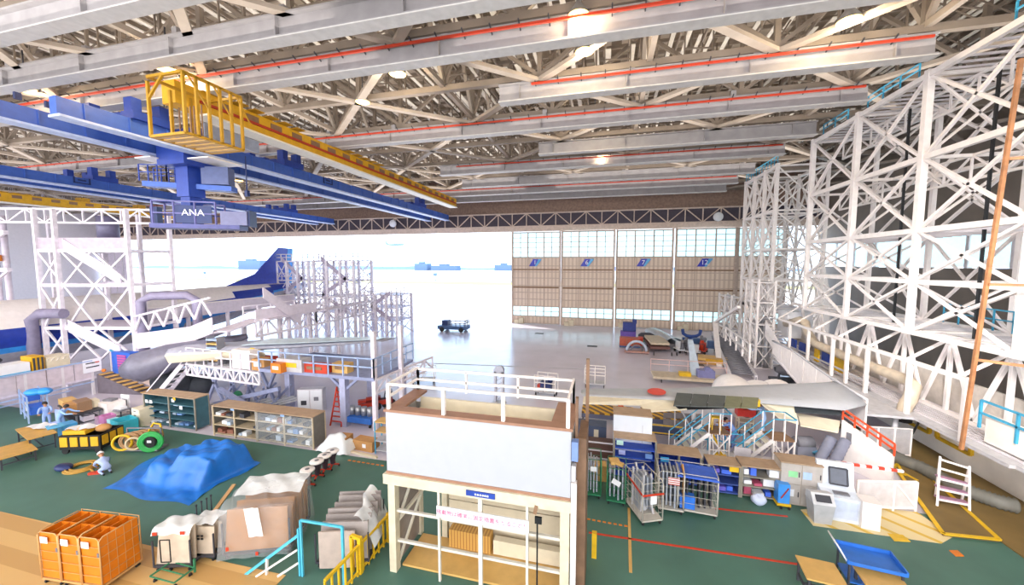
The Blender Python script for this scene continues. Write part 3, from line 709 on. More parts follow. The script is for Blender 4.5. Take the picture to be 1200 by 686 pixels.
# ------------------------------------------------------------------ right-hand airplane: wing, engines, flaps
t = thing('airplane', 'white airliner on the right, its wing with a red disc reaching across the floor', 'airplane', (12, 23, 1))
def wing_mb(pts_le, pts_te, z, th):
    m = MB(); n = len(pts_le); vs = []
    for (a, b, zz, h) in zip(pts_le, pts_te, z, th):
        a, b = Vector(a), Vector(b)
        for k, (f, u) in enumerate(((0, 0), (.12, .8), (.4, 1), (.75, .6), (1, .1), (1, -.1), (.6, -.7), (.15, -.8))):
            p = a.lerp(b, f); vs.append((p.x, p.y, zz+u*h/2))
    fs = [(i*8+k, i*8+(k+1) % 8, (i+1)*8+(k+1) % 8, (i+1)*8+k) for i in range(n-1) for k in range(8)]
    fs += [tuple(range(8)), tuple(range((n-1)*8, n*8))]
    return m.add(vs, fs, True)
le = [(-1.25, 20.7), (-.9, 21.0), (4.0, 22.4), (9.0, 24.4), (12.4, 25.7), (13.4, 26.1)]
te = [(-1.25, 20.2), (-1.1, 19.7), (3.9, 20.45), (7.7, 21.2), (11.4, 21.3), (12.9, 22.4)]
part('wing', wing_mb([p+(0,) for p in le], [p+(0,) for p in te], [3.0, 3.0, 2.95, 2.9, 2.85, 2.85], [.06, .12, .25, .4, .6, .7]), M('wing', '#adaeb3', .35, var=.04), t)
part('aileron', MB().poly([G(684, 466, 2.95), G(795, 467.5, 2.9), G(805, 481, 2.6), G(757, 484, 2.5), G(750, 476, 2.7), G(683, 474, 2.85)], (0, 0, .06)), MATS['cream'], t)
for k in range(5):
    a, b = k/5, (k+.96)/5
    P = lambda u, v: G(793+97*u-(4-2*u)*v, 461.5+6*u+(15-3*u)*v, 3.12-.2*v)
    part('spoiler', MB().poly([P(a, 0), P(b, 0), P(b, 1), P(a, 1)], (0, 0, .05)), M('spoiler%d' % (k > 2), '#565a58' if k < 3 else '#77775e', .5), t, 'dark wing spoiler')
part('spoiler_bay', MB().poly([G(790, 475, 2.8), G(886, 472, 2.8), G(889, 478, 2.6), G(796, 481, 2.6)], (0, 0, .05)), MATS['black'], t)
part('flap', MB().poly([G(887, 470, 2.9), G(929, 471, 2.9), G(936, 498, 2.0), G(913, 491, 2.1)], (0, 0, .07)), MATS['cream'], t)
part('flap', MB().poly([G(934, 486, 2.2), G(985, 495, 2.0), G(982, 508, 1.7), G(938, 500, 1.9)], (0, 0, .07)), MATS['cream'], t)
part('flap_bay', MB().poly([G(929, 469, 2.95), G(962, 470, 2.95), G(996, 488, 2.5), G(932, 484, 2.5)], (0, 0, .05)), M('bay_dark', '#33383c', .5), t)
part('flap_jack', MB().box(G(886, 472, 2.9)[:], (.28, .3, .35)), MATS['hazard'], t, 'yellow jack fitting at the flap end')
ds = MB(); cc = G(769.5, 459.5, 3.13); n = 24
ex, ey = G(780.5, 461, 3.13)-cc, G(771, 455.6, 3.13)-cc
ds.face([cc+ex*math.cos(2*PI*k/n)+ey*math.sin(2*PI*k/n)+V(0, 0, .02) for k in range(n)]); part('red_disc', ds, M('discred', '#e0452c', .4), t, 'red disc on the wing')
eng = [(.55, -1.6), (.9, -1.0), (1.12, 0), (1.18, 1.2), (1.1, 1.9), (.98, 2.05), (.9, 1.9), (.86, .8), (0, .7)]
for ex_, ey_ in ((8.2, 25.9),):
    part('engine', MB().lathe(eng, (ex_, ey_, 1.45), 28, 'Y'), MATS['white'], t)
    part('engine_fan', MB().lathe([(0, .9), (.3, .75), (.86, .72)], (ex_, ey_, 1.45), 20, 'Y'), MATS['darkgrey'], t)
a0 = [(1.2*math.cos(PI*k/10), 1.2*math.sin(PI*k/10)) for k in range(11)]
for cx, cy in ((9.9, 26.5), (11.2, 27.0)):
    m = MB(); m.grid(lambda u, v: V(cx+1.15*math.cos(PI*u), cy+v*1.5, 1.2+1.0*math.sin(PI*u)), 12, 2); part('open_cowl', m, MATS['white'], t, 'white cowl door standing open')

# ------------------------------------------------------------------ left-hand airplane
t = thing('airplane', 'white and blue airliner with a blue tail fin inside the left docks', 'airplane', (-46, 26, 2))
prof = [(3, .5, 4.3), (5, 1.5, 4.4), (8, 2.2, 4.55), (12, 2.5, 4.6)]+[(14+1.6*k_, 2.5, 4.6) for k_ in range(11)]+[ (36, 2.2, 5.0), (42, 1.5, 5.7), (47, .8, 6.3), (50, .25, 6.6)]
m = MB(); n = 32; vs = []
for y, r, zc in prof: vs += [(-46+r*math.cos(2*PI*k/n), y, zc+r*math.sin(2*PI*k/n)) for k in range(n)]
m.add(vs, [(i*n+k, i*n+(k+1) % n, (i+1)*n+(k+1) % n, (i+1)*n+k) for i in range(len(prof)-1) for k in range(n)], True)
fo = part('fuselage', m, [MATS['white'], M('livery', '#1d3aa0', .35), M('liverysky', '#2f8fe0', .35), M('belly', '#a5a5b0', .4)], t)
for i, p in enumerate(fo.data.polygons):
    k = (i % n+.5)/n*2*PI; s_ = math.sin(k)-max(0, p.center.y+26-27)*.045; p.material_index = 0 if s_ > .1 else 1 if s_ > -.35 else 2 if s_ > -.6 else 3
part('tail_fin', MB().poly([(-46.1, 36.0, 7.0), (-46.1, 40.6, 8.6), (-46.1, 44.6, 12.3), (-46.1, 46.9, 12.2), (-46.1, 46.4, 6.6)], (.25, 0, 0)), M('finblue', '#2b3fb0', .35), t, 'blue tail fin')
part('rudder_edge', MB().poly([(-46.12, 45.2, 7.0), (-46.12, 46.0, 12.2), (-46.12, 46.9, 12.1), (-46.12, 46.4, 6.6)], (.29, 0, 0)), MATS['liverysky'], t)
le = [(-30.5, 19.4, 3.6), (-29, 19.2, 3.8), (-26, 19.6, 4.0), (-19, 22.4, 4.2), (-15.9, 24.0, 4.3)]
te = [(-30.5, 22.1, 3.6), (-29, 22.9, 3.8), (-26, 23.4, 4.0), (-19, 24.9, 4.2), (-15.6, 25.6, 4.3)]
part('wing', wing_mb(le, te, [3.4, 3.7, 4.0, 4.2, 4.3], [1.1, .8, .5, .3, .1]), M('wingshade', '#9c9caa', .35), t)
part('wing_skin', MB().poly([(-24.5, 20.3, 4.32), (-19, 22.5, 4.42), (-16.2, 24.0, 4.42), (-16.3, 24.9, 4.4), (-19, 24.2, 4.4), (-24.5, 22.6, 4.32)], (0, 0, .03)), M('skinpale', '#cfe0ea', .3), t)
part('slat', MB().poly([(-28.5, 18.2, 3.85), (-23, 20.3, 4.0), (-23, 20.7, 3.55), (-28.5, 18.4, 3.3)], (0, .1, .12)), MATS['cream'], t)
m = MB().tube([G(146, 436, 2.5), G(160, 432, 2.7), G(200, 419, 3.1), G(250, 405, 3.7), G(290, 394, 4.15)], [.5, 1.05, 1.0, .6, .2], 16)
part('wing_fairing', m, M('shadegrey', '#6f6d7e', .4), t, 'dark grey rounded wing root fairing in shadow')  # dark grey has the shade under the wing root put into it
m = MB()
for k in range(5): m.cyl((-43.45, 12.3+k*1.2, 2.9), (-43.3, 12.3+k*1.2, 2.85), .16, n=10)
part('window', m, MATS['darkgrey'], t)

# ------------------------------------------------------------------ docks, left side
LV = M('lilacsteel', '#e2dae4', .5)  # paled lilac stands in for the haze over the left docks
t = thing('lattice_tower', 'pale lattice dock tower at the left edge under the far yellow girder', 'dock', (-39.5, 21.5, 0), 'pale aircraft docks on the left')
lx = [-43.2, -41.4, -39.4, -36.2]
for (x, y) in [(-43.2, 19.5), (-41.6, 19.8), (-36.2, 21.2), (-42.8, 23.3), (-36.6, 24.4), (-39.2, 23.8), (-46.5, 21.0), (-48.0, 22.5), (-49.5, 23.5)]:
    part('column', MB().b2((x-.13, y-.13, 0), (x+.13, y+.13, 14.2)), LV, t)
m = MB()
for z in (4.9, 8.3, 11.0):
    m.bar((-43.2, 19.5, z), (-36.2, 21.2, z), .24); m.bar((-42.8, 23.3, z), (-36.6, 24.4, z), .2); m.bar((-43.2, 19.5, z), (-42.8, 23.3, z), .2); m.bar((-36.2, 21.2, z), (-36.6, 24.4, z), .2)
part('floor_beam', m, LV, t)
m = MB()
for za, zb in ((2.4, 4.9), (4.9, 8.3), (8.3, 11.0)):
    P = lambda u, z: V(-43.2+7*u, 19.5+1.7*u, z)
    for u0, u1 in ((0, .26), (.26, .6), (.6, 1)): m.bar(P(u0, za), P(u1, zb), .13); m.bar(P(u1, za), P(u0, zb), .13)
part('cross_brace', m, LV, t)
part('deck', MB().poly([(-43.2, 19.5, 11), (-36.2, 21.2, 11), (-36.6, 24.4, 11), (-42.8, 23.3, 11)], (0, 0, .1)), MATS['lilac'], t)
part('deck', MB().poly([(-43.2, 19.5, 4.9), (-36.2, 21.2, 4.9), (-36.6, 24.4, 4.9), (-42.8, 23.3, 4.9)], (0, 0, .1)), MATS['lilac'], t)
m = MB().poly([(-43.2, 19.45, 11.1), (-36.2, 21.15, 11.1), (-36.2, 21.15, 12.0), (-43.2, 19.45, 12.0)], (0, .06, 0)); part('parapet', m, M('parapetlilac', '#b9abb9', .6), t)
m = MB(); a, b = V(-41, 19.9, 11), V(-37, 21, 8.3); m.poly([a, b, b+V(0, 0, .9), a+V(0, 0, .9)], (0, .08, 0)); part('stair_side', m, MATS['lilac'], t)
m = MB()
for k in range(10): p = a.lerp(b, k/9); m.box((p.x, p.y+.5, p.z), (.35, .9, .05))
part('stair_tread', m, MATS['midgrey'], t)
m = MB(); truss(m, (-60, 17, 14.6), (-36, 23.3, 14.4), 1.1, 16, .16, .1); part('top_truss', m, LV, t)
part('blue_cylinder', MB().cyl((-41.5, 23, 12), (-41.5, 23, 14), .7), M('slate', '#6e6a86', .5), t)
m = MB().tube([(-43.6, 19.0, 1.2), (-43.6, 19.0, 5.6), (-42.9, 19.2, 6.1), (-41.0, 19.6, 6.1)], .38, 10); part('duct', m, M('ductlilac', '#8d86a0', .5), t, 'grey bent ventilation duct')
m = MB().tube([(-36.0, 21.6, 2), (-36.0, 21.6, 7.0), (-35.4, 22.0, 7.4), (-33.4, 23.2, 7.4), (-32.8, 23.5, 7.0), (-32.8, 23.5, 4.2)], .34, 10); part('duct', m, MATS['ductlilac'], t, 'grey bent ventilation duct')
m = MB(); P = lambda u, z: V(-43.2+7*u, 19.3+1.7*u, z)
m.poly([P(.3, 4.6), P(.85, 2.6), P(.85, 3.5), P(.3, 5.6)], (0, .08, 0)); part('stair_side', m, MATS['lilac'], t)

t = thing('gangway', 'long pale panelled gangway above the left wing leading toward the doorway', 'gangway', (-28, 28, 3.5), 'pale aircraft docks on the left')
A = [V(-36.2, 21.2, 3.3), V(-31.0, 21.6, 4.0), V(-28.0, 21.0, 4.9), V(-27.4, 24, 5.4), V(-27.4, 30.5, 5.4), V(-27.6, 40, 5.4)]
for a, b in zip(A[:3], A[1:3]):
    part('side_panel', MB().poly([a, b, b+V(0, 0, 1.15), a+V(0, 0, 1.15)], (.02, .07, 0)), MATS['lilac'], t)
m = MB()
for a, b in zip(A, A[1:]): m.bar(a+V(0, .6, 0), b+V(-.6 if a.x > -28.5 else 0, .6, 0), 1.3, .14)
part('deck', m, MATS['lilac'], t)
m = MB(); truss(m, A[3], A[4], 1.3, 6, .16, .11); truss(m, A[4], A[5], 1.3, 7, .16, .11); part('deck_truss', m, LV, t)
part('side_panel', MB().poly([A[3], A[4], A[4]+V(0, 0, .9), A[3]+V(0, 0, .9)], (.07, 0, 0)), MATS['lilac'], t)
m = MB(); railing(m, [A[4], A[5]], 1.1, .04, 1.2); railing(m, [A[3]+V(-1.2, 0, 0), A[4]+V(-1.2, 0, 0), A[5]+V(-1.2, 0, 0)], 1.1, .04, 1.2); part('guard_rail', m, LV, t)
m = MB(); a, b = A[0]+V(0, 0, 1.2), A[2]+V(0, 0, 1.3)
for k in range(5): p, q = a.lerp(b, k/5), a.lerp(b, (k+1)/5); m.bar(p, p.lerp(q, .5)+V(0, 0, 1.3), .11); m.bar(p.lerp(q, .5)+V(0, 0, 1.3), q, .11)
m.bar(a+V(0, 0, 1.3), b+V(0, 0, 1.3), .13); part('upper_truss', m, LV, t)
part('stair_side', MB().poly([V(-27.2, 24.6, 7.2), V(-27.2, 28.4, 4.3), V(-27.2, 28.4, 5.3), V(-27.2, 24.6, 8.1)], (.06, 0, 0)), MATS['lilac'], t)
m = MB()
for y in (24, 27.5, 31, 35, 39): m.bar((-28.6, y, 0), (-28.6, y, 5.3), .25)
part('support_post', m, LV, t)
t = thing('upper_gangway', 'pale high walkway running along the left fuselage below the tail', 'gangway', (-38, 32, 6), 'pale aircraft docks on the left')
part('parapet', MB().b2((-40.2, 24, 4.9), (-40.1, 41, 5.9)), MATS['lilac'], t)
part('deck', MB().b2((-41.8, 24, 4.7), (-40.1, 41, 4.9)), MATS['lilac'], t)
m = MB(); 
for y in (24, 28, 32, 36, 40): m.bar((-40.3, y, 0), (-40.3, y, 5.9), .25)
part('support_post', m, LV, t)
part('cap_rail', MB().b2((-40.3, 24, 5.9), (-40.0, 41, 6.0)), MATS['white'], t)

def tail_tower(x0, x1, y0, y1, z1, label):
    t = thing('tail_dock', label, 'dock', ((x0+x1)/2, (y0+y1)/2, 0), 'pale aircraft docks on the left')
    nx = 3; xs2 = [x0+(x1-x0)*k/nx for k in range(nx+1)]
    for x in xs2:
        for y in (y0, y1): part('column', MB().b2((x-.16, y-.16, 0), (x+.16, y+.16, z1)), LV, t)
    zs = [0, 3.2, 5.4, 7.6, z1] if z1 > 8 else [0, 2.0, 3.8, z1]; m = MB(); dk = MB()
    for z in zs[1:]:
        dk.b2((x0, y0, z-.08), (x1, y1, z))
        for y in (y0, y1): m.bar((x0, y, z), (x1, y, z), .16)
    for za, zb in zip(zs, zs[1:]):
        for i, (xa, xb) in enumerate(zip(xs2, xs2[1:])):
            m.bar((xa, y0, za), (xb, y0, zb), .1); m.bar((xb, y0, za), (xa, y0, zb), .1)
            m.bar((xa, y1, za), (xb, y1, zb), .08)
        m.bar((x1, y0, za), (x1, y1, zb), .1); m.bar((x1, y1, za), (x1, y0, zb), .1)
    part('lattice', m, LV, t); part('deck', dk, MATS['lilac'], t)
    r = MB()
    for z in zs[1:]: railing(r, [(x0, y0, z), (x1, y0, z), (x1, y1, z)], 1.0, .04, .9)
    part('guard_rail', r, MATS['lilac'], t)
    s = MB()
    for za, zb, f in ((3.2, 5.4, 1), (5.4, 7.6, -1), (7.6, z1, 1)) if z1 > 8 else ((2.0, 3.8, 1), (3.8, z1, -1)):
        xm, hw = (x0+x1)/2, (x1-x0)*.3; a, b = V(xm-hw*f, y0-.1, zb), V(xm+hw*f, y0-.1, za)
        s.poly([a, b, b+V(0, 0, .6), a+V(0, 0, .6)], (0, .1, 0))
    part('stair_side', s, M('stairlilac', '#aea3b8', .6), t)
    return t
tail_tower(-46.0, -40.5, 44.0, 47, 10.3, 'pale lattice tail dock standing beside the blue tail fin')
tail_tower(-39.6, -33.2, 44.0, 48, 10.4, 'pale lattice tail dock right of the tail fin, nearest the open doorway')
t = tail_tower(-33.0, -28.0, 46, 50, 5.6, 'low pale lattice dock at the right end of the left docks')

# wing platform
t = thing('wing_platform', 'grey railed work platform on legs under the left wing', 'dock', (-20, 21.5, 0), 'pale aircraft docks on the left')
BG = M('bluegreysteel', '#8d93b4', .5)
part('deck', MB().b2((-21.6, 19.0, 3.05), (-13.2, 23.6, 3.25)), BG, t)
for (x, y) in ((-15.5, 19.3), (-21.2, 20.9), (-16.5, 23.4), (-13.5, 22.6)): part('leg', MB().b2((x-.2, y-.2, 0), (x+.2, y+.2, 3.1)), M('legblue', '#a9abc8', .5), t)
m = MB(); railing(m, [(-13.2, 23.6, 3.25), (-13.2, 19.0, 3.25), (-21.6, 19.0, 3.25)], 1.15, .035, 1.0); part('guard_rail', m, M('railblue', '#9fb3d8', .5), t)
m = MB()
for (x, y) in ((-15.5, 19.3), (-21.2, 20.9), (-16.5, 23.4)): m.bar((x, y, 2.2), (x+1, y, 3.05), .14); m.bar((x, y, 2.2), (x-1, y, 3.05), .14)
part('knee_brace', m, BG, t)
for px, y in ((-13.3, 19.2), (-12.9, 21.5)): part('mast', MB().b2((px-.12, y-.12, 0), (px+.12, y+.12, 6.0)), LV, t)
m = MB(); truss(m, (-13.2, 19.1, 3.1), (-12.4, 25, 3.1), .8, 6, .12); part('end_truss', m, LV, t)
t = thing('lattice_gantry', 'white lattice gantry deck with stair beneath the left wing root', 'dock', (-25, 20.5, 0), 'pale aircraft docks on the left')
part('deck', MB().b2((-28.6, 19.6, 2.85), (-21.8, 22.4, 3.0)), MATS['lightgrey'], t)
m = MB(); truss(m, (-28.6, 19.55, 2.95), (-21.6, 19.0, 2.95), .75, 12, .12, .08); part('edge_truss', m, LV, t)
m = MB(); railing(m, [(-28.6, 19.6, 3.0), (-21.8, 19.2, 3.0)], 1.1, .035, .9); part('guard_rail', m, LV, t)
m = MB(); 
for x in (-28, -26.4, -24.8, -23.2): X(m, V(x, 20.4, 0), V(x+1.5, 20.4, 0), V(x+1.5, 20.4, 2.9), V(x, 20.4, 2.9), .16)
part('scissor_leg', m, BG, t)
m = MB(); a, b = V(-28.8, 19.8, 2.9), V(-31.0, 18.9, 0)
for s_ in (-.4, .4): m.bar(a+V(0, s_, 0), b+V(0, s_, 0), .12, .25); m.bar(a+V(0, s_, 1), b+V(0, s_, 1), .06)
for k in range(9): p = a.lerp(b, k/8); m.box((p.x, p.y, p.z), (.28, .8, .05))
part('stair', m, LV, t)
m = MB()
for k, (a, b) in enumerate((((-25, 19, 1.6), (-20, 18.2, .4)), ((-23, 18.4, 1.2), (-17, 18.0, .3)), ((-26, 19.2, .4), (-20.5, 19.4, 1.9)))): m.bar(a, b, .25)
part('slanted_beam', m, BG, t)
m = MB().b2((-26.5, 17.9, 0), (-25, 18.6, .8)).b2((-28.0, 18.2, 0), (-27, 18.8, .6)); part('ballast_box', m, MATS['lightgrey'], t)
# ------------------------------------------------------------------ people
def person(label, loc, rz, pose, cloth, cap=None, hair=True, height=1.7):
    """one continuous skinned body; pose gives joints in metres, facing +Y"""
    J = {k: Vector(v) for k, v in pose.items()}
    t = thing('person', label, 'person', loc, None, world=False); t.rotation_euler = (0, 0, rz)
    vs, es, rs, idx = [], [], [], {}
    def av(k, p, r): idx[k] = len(vs); vs.append(tuple(p)); rs.append(r)
    av('pelvis', J['pelvis'], .145); av('waist', J['pelvis'].lerp(J['chest'], .45), .125); av('chest', J['chest'], .15)
    av('neck', J['neck'], .06); hd = (J['head']-J['neck']).normalized(); av('jaw', J['neck'].lerp(J['head'], .45), .075)
    av('head', J['head'], .098); av('crown', J['head']+hd*.08, .075)
    f = J['face'].normalized(); av('nose', J['head']+f*.115-hd*.02, .018); av('chin', J['head']+f*.06-hd*.09, .035)
    es += [('pelvis', 'waist'), ('waist', 'chest'), ('chest', 'neck'), ('neck', 'jaw'), ('jaw', 'head'), ('head', 'crown'), ('head', 'nose'), ('jaw', 'chin')]
    for s in 'LR':
        av('sh'+s, J['sh'+s], .075); av('el'+s, J['el'+s], .052); av('wr'+s, J['wr'+s], .034)
        av('hip'+s, J['hip'+s], .1); av('kn'+s, J['kn'+s], .066); av('an'+s, J['an'+s], .046); av('toe'+s, J['toe'+s], .04)
        av('ear'+s, J['head']+f.cross(hd).normalized()*(.105 if s == 'R' else -.105), .016)
        es += [('chest', 'sh'+s), ('sh'+s, 'el'+s), ('el'+s, 'wr'+s), ('pelvis', 'hip'+s), ('hip'+s, 'kn'+s), ('kn'+s, 'an'+s), ('an'+s, 'toe'+s), ('head', 'ear'+s)]
        d = (J['wr'+s]-J['el'+s]).normalized(); sd = d.cross(Vector((0, 0, 1)) if abs(d.z) < .9 else Vector((0, 1, 0))).normalized(); up = sd.cross(d)
        av('palm'+s, J['wr'+s]+d*.07, .03); es.append(('wr'+s, 'palm'+s))
        for k, L in enumerate((.075, .09, .083, .062)):
            o = sd*(.024*(k-1.5)); b = J['wr'+s]+d*.1+o
            av('fa%d' % k+s, b, .0105); av('fb%d' % k+s, b+d*L*.5+o*.2-up*.012, .0095); av('fc%d' % k+s, b+d*L*.85+o*.3-up*.04, .008)
            es += [('palm'+s, 'fa%d' % k+s), ('fa%d' % k+s, 'fb%d' % k+s), ('fb%d' % k+s, 'fc%d' % k+s)]
        sg = 1 if s == 'L' else -1
        av('ta'+s, J['wr'+s]+d*.045+sd*.04*sg, .012); av('tb'+s, J['wr'+s]+d*.095+sd*.062*sg-up*.02, .01); es += [('palm'+s, 'ta'+s), ('ta'+s, 'tb'+s)]
    me = bpy.data.meshes.new('body'); me.from_pydata(vs, [(idx[a], idx[b]) for a, b in es], [])
    ob = bpy.data.objects.new('body', me); C.objects.link(ob)
    md = ob.modifiers.new('skin', 'SKIN'); md.use_smooth_shade = True
    for i, r in enumerate(rs): me.skin_vertices[0].data[i].radius = (r, r)
    me.skin_vertices[0].data[0].use_root = True
    sb = ob.modifiers.new('sub', 'SUBSURF'); sb.levels = 1; sb.render_levels = 1
    bpy.context.view_layer.update()
    nm = bpy.data.meshes.new_from_object(ob.evaluated_get(bpy.context.evaluated_depsgraph_get()))
    ob.modifiers.clear(); ob.data = nm; nm.name = 'body'
    nm.materials.clear()
    for m_ in (cloth, MATS['skin'], MATS['black']): nm.materials.append(m_)
    hands = [J['wrL']+(J['wrL']-J['elL']).normalized()*.1, J['wrR']+(J['wrR']-J['elR']).normalized()*.1]
    for p in nm.polygons:
        c = p.center; p.use_smooth = True
        if (c-J['head']).length < .17 or any((c-h).length < .1 for h in hands): p.material_index = 1
        elif min((c-J['toeL']).length, (c-J['toeR']).length) < .1: p.material_index = 2
    ob.parent = t
    q = Vector((0, 0, 1)).rotation_difference(hd).to_matrix().to_4x4()
    if hair:
        m = MB().lathe([(.113, -.03), (.118, .03), (.1, .1), (.05, .14), (0, .15)], n=12); m.xform(Matrix.Translation(J['head']-f*.02) @ q); part('hair', m, MATS['hair'], t)
    if cap:
        m = MB().lathe([(.128, .03), (.13, .07), (.105, .13), (.06, .17), (0, .18)], n=14); m.xform(Matrix.Translation(J['head']) @ q)
        b = J['head']+hd*.05+f*.13; sdv = f.cross(hd).normalized(); m.add([b-sdv*.09-f*.03, b+sdv*.09-f*.03, b+sdv*.06+f*.07, b-sdv*.06+f*.07], [(0, 1, 2, 3)]); part('cap', m, cap, t)
    return t
def P_stand(lean=0.0, arms=.4, bend=0.0):
    """standing; lean tips the trunk forward (radians), arms reach forward"""
    s, c = math.sin(lean), math.cos(lean); B = V(0, -.12*s, .92)
    up = lambda z, y=0: V(0, B.y+z*s+y*c, B.z+z*c-y*s)
    d = dict(pelvis=B, chest=up(.36), neck=up(.56), head=up(.72, .03), face=V(0, math.cos(lean*.8), -math.sin(lean*.8)))
    for k, x in (('L', -1), ('R', 1)):
        sh = up(.48)+V(.2*x, 0, 0); el = sh+V(.06*x, .1+arms*.25, -.27+arms*.1); wr = el+V(-.05*x, .1+arms*.35, -.2+arms*.25)
        d.update({'sh'+k: sh, 'el'+k: el, 'wr'+k: wr, 'hip'+k: V(.1*x, B.y, .86), 'kn'+k: V(.11*x, .04, .48), 'an'+k: V(.12*x, -.02, .08), 'toe'+k: V(.13*x, .13, .04)})
    return d
P_kneel = dict(pelvis=(0, -.1, .34), chest=(0, .2, .58), neck=(0, .36, .7), head=(0, .48, .8), face=(0, .8, -.6),
    shL=(-.19, .3, .62), shR=(.19, .3, .62), elL=(-.25, .5, .4), elR=(.25, .5, .4), wrL=(-.14, .66, .2), wrR=(.14, .66, .2),
    hipL=(-.1, -.1, .3), hipR=(.1, -.1, .3), knL=(-.17, .28, .12), knR=(.18, .3, .1), anL=(-.13, -.16, .07), anR=(.13, -.14, .07), toeL=(-.13, -.3, .05), toeR=(.13, -.28, .05))
P_squat = dict(pelvis=(0, -.2, .42), chest=(0, .05, .74), neck=(0, .17, .92), head=(0, .25, 1.05), face=(0, .9, -.4),
    shL=(-.19, .12, .84), shR=(.19, .12, .84), elL=(-.26, .35, .68), elR=(.26, .35, .68), wrL=(-.14, .56, .62), wrR=(.14, .56, .62),
    hipL=(-.1, -.18, .4), hipR=(.1, -.18, .4), knL=(-.18, .25, .5), knR=(.18, .25, .5), anL=(-.15, .02, .08), anR=(.15, .02, .08), toeL=(-.16, .18, .04), toeR=(.16, .18, .04))
p = G(124, 555)
person('person in pale blue work clothes and white cap kneeling over a hose', p, math.radians(75), P_kneel, M('coverallpale', '#a9b9e2', .7), MATS['cap'], False)
p = G(56, 503); person('person in lilac shirt standing behind the left work table, nearer the edge', p, math.radians(-120), P_stand(.25, .7), MATS['coverall'], None)
p = G(73, 506); person('person in blue overalls leaning over the left work table, second from the edge', p, math.radians(-70), P_stand(.55, .8), M('coverall2', '#8fb2e6', .7), None)
p = G(843, 520); person('person in blue overalls and white cap crouching by the red box under the wing', p, math.radians(-80), P_squat, MATS['coverall'], MATS['cap'])
p = G(859, 525); person('person in blue overalls bending over beside the crouching one under the wing', p, math.radians(50), P_stand(.75, .7), M('coverall3', '#7f9ee0', .7), None)
p = G(893, 527); person('person in light blue overalls reaching up to the yellow flap jack', V(p.x, p.y, .9), math.radians(60), P_stand(.35, 1.3), M('coverall4', '#a8c4ee', .7), None)
single('step_stool', MB().box((p.x, p.y, .86), (.8, .6, .07)).bar((p.x-.36, p.y-.26, 0), (p.x-.33, p.y-.24, .85), .05).bar((p.x+.36, p.y-.26, 0), (p.x+.33, p.y-.24, .85), .05).bar((p.x-.36, p.y+.26, 0), (p.x-.33, p.y+.24, .85), .05).bar((p.x+.36, p.y+.26, 0), (p.x+.33, p.y+.24, .85), .05).box((p.x, p.y-.27, .4), (.7, .05, .05)), MATS['white2'], 'pale work step under the person reaching to the flap', 'step')

# ------------------------------------------------------------------ roll cages
def casters(t, w, d, r=.07, mat=None):
    for x in (-w/2+.08, w/2-.08):
        for y in (-d/2+.08, d/2-.08):
            part('caster', MB().cyl((x-.025, y, r), (x+.025, y, r), r, n=10).b2((x-.035, y-.035, r), (x+.035, y+.035, r*2.2)), mat or MATS['rubber'], t)
def roll_cage(label, loc, rz, frame, w=.78, d=1.05, h=1.72, group='wire roll cages on the floor', front=True):
    t = thing('roll_cage', label, 'roll cage', loc, group, world=False); t.rotation_euler = (0, 0, rz)
    part('base', MB().box((0, 0, .19), (w, d, .06)), frame, t); casters(t, w, d)
    for nm, sx in (('side_panel', -1), ('side_panel', 1)):
        m = MB(); x = sx*w/2
        m.tube([(x, -d/2, .2), (x, -d/2, h-.1), (x, -d/2+.1, h), (x, d/2-.1, h), (x, d/2, h-.1), (x, d/2, .2)], .018, 6)
        for k in range(1, 5): m.bar((x, -d/2, .2+k*(h-.2)/5), (x, d/2, .2+k*(h-.2)/5), .014)
        for k in range(1, 5): m.bar((x, -d/2+d*k/5, .2), (x, -d/2+d*k/5, h), .01)
        part(nm, m, frame, t)
    m = MB(); y = d/2
    m.tube([(-w/2, y, .2), (-w/2, y, h), (w/2, y, h), (w/2, y, .2)], .016, 6)
    for k in range(1, 5): m.bar((-w/2, y, .2+k*(h-.2)/5), (w/2, y, .2+k*(h-.2)/5), .012)
    part('back_panel', m, frame, t)
    if front:
        m = MB(); y = -d/2
        m.tube([(-w/2+.02, y, .25), (-w/2+.02, y, h-.06), (-w/2+.1, y, h), (w/2-.1, y, h), (w/2-.02, y, h-.06), (w/2-.02, y, .25)], .014, 6)
        for k in range(1, 5): m.bar((-w/2, y, .2+k*(h-.2)/5), (w/2, y, .2+k*(h-.2)/5), .012)
        part('front_gate', m, frame, t)
    return t
a, b = V(-16.95, 7.05, 0), V(-14.66, 7.29, 0); rz = math.atan2(b.y-a.y, b.x-a.x); ux = (b-a).normalized(); uy = V(-ux.y, ux.x, 0)
OR = M('orangeplast', '#d97a14', .45, var=.14, scale=1.5); ORD = M('orangedeep', '#b4540f', .5, var=.15)
for i, lb in enumerate(('orange lined roll cage with white tag, left one of the row on the wood floor', 'orange lined roll cage with white tag, middle one of the row on the wood floor', 'orange lined roll cage with white tag, right one of the row on the wood floor')):
    c = a+ux*(.4+i*.765)+uy*.55
    t = roll_cage(lb, c, rz, M('cagewire', '#c99a62', .4), .74, 1.08, 1.74, 'orange lined roll cages')
    m = MB()
    for x in (-.34, 0, .34): m.box((x, 0, .97), (.02, 1.0, 1.46))
    for y in (-.5, 0, .5): m.box((0, y, .97), (.69, .02, 1.46))
    part('orange_liner', m, OR, t, 'orange plastic liner')
    part('stacked_bin', MB().box((0, 0, .75), (.66, .97, 1.0)), ORD, t, 'dark orange bins inside')
    part('tag', MB().box((-.12, -.56, 1.5), (.27, .012, .2)), MATS['paper'], t, 'white tag')
    part('latch', MB().box((.33, -.55, 1.22), (.07, .03, .12)), MATS['midgrey'], t)
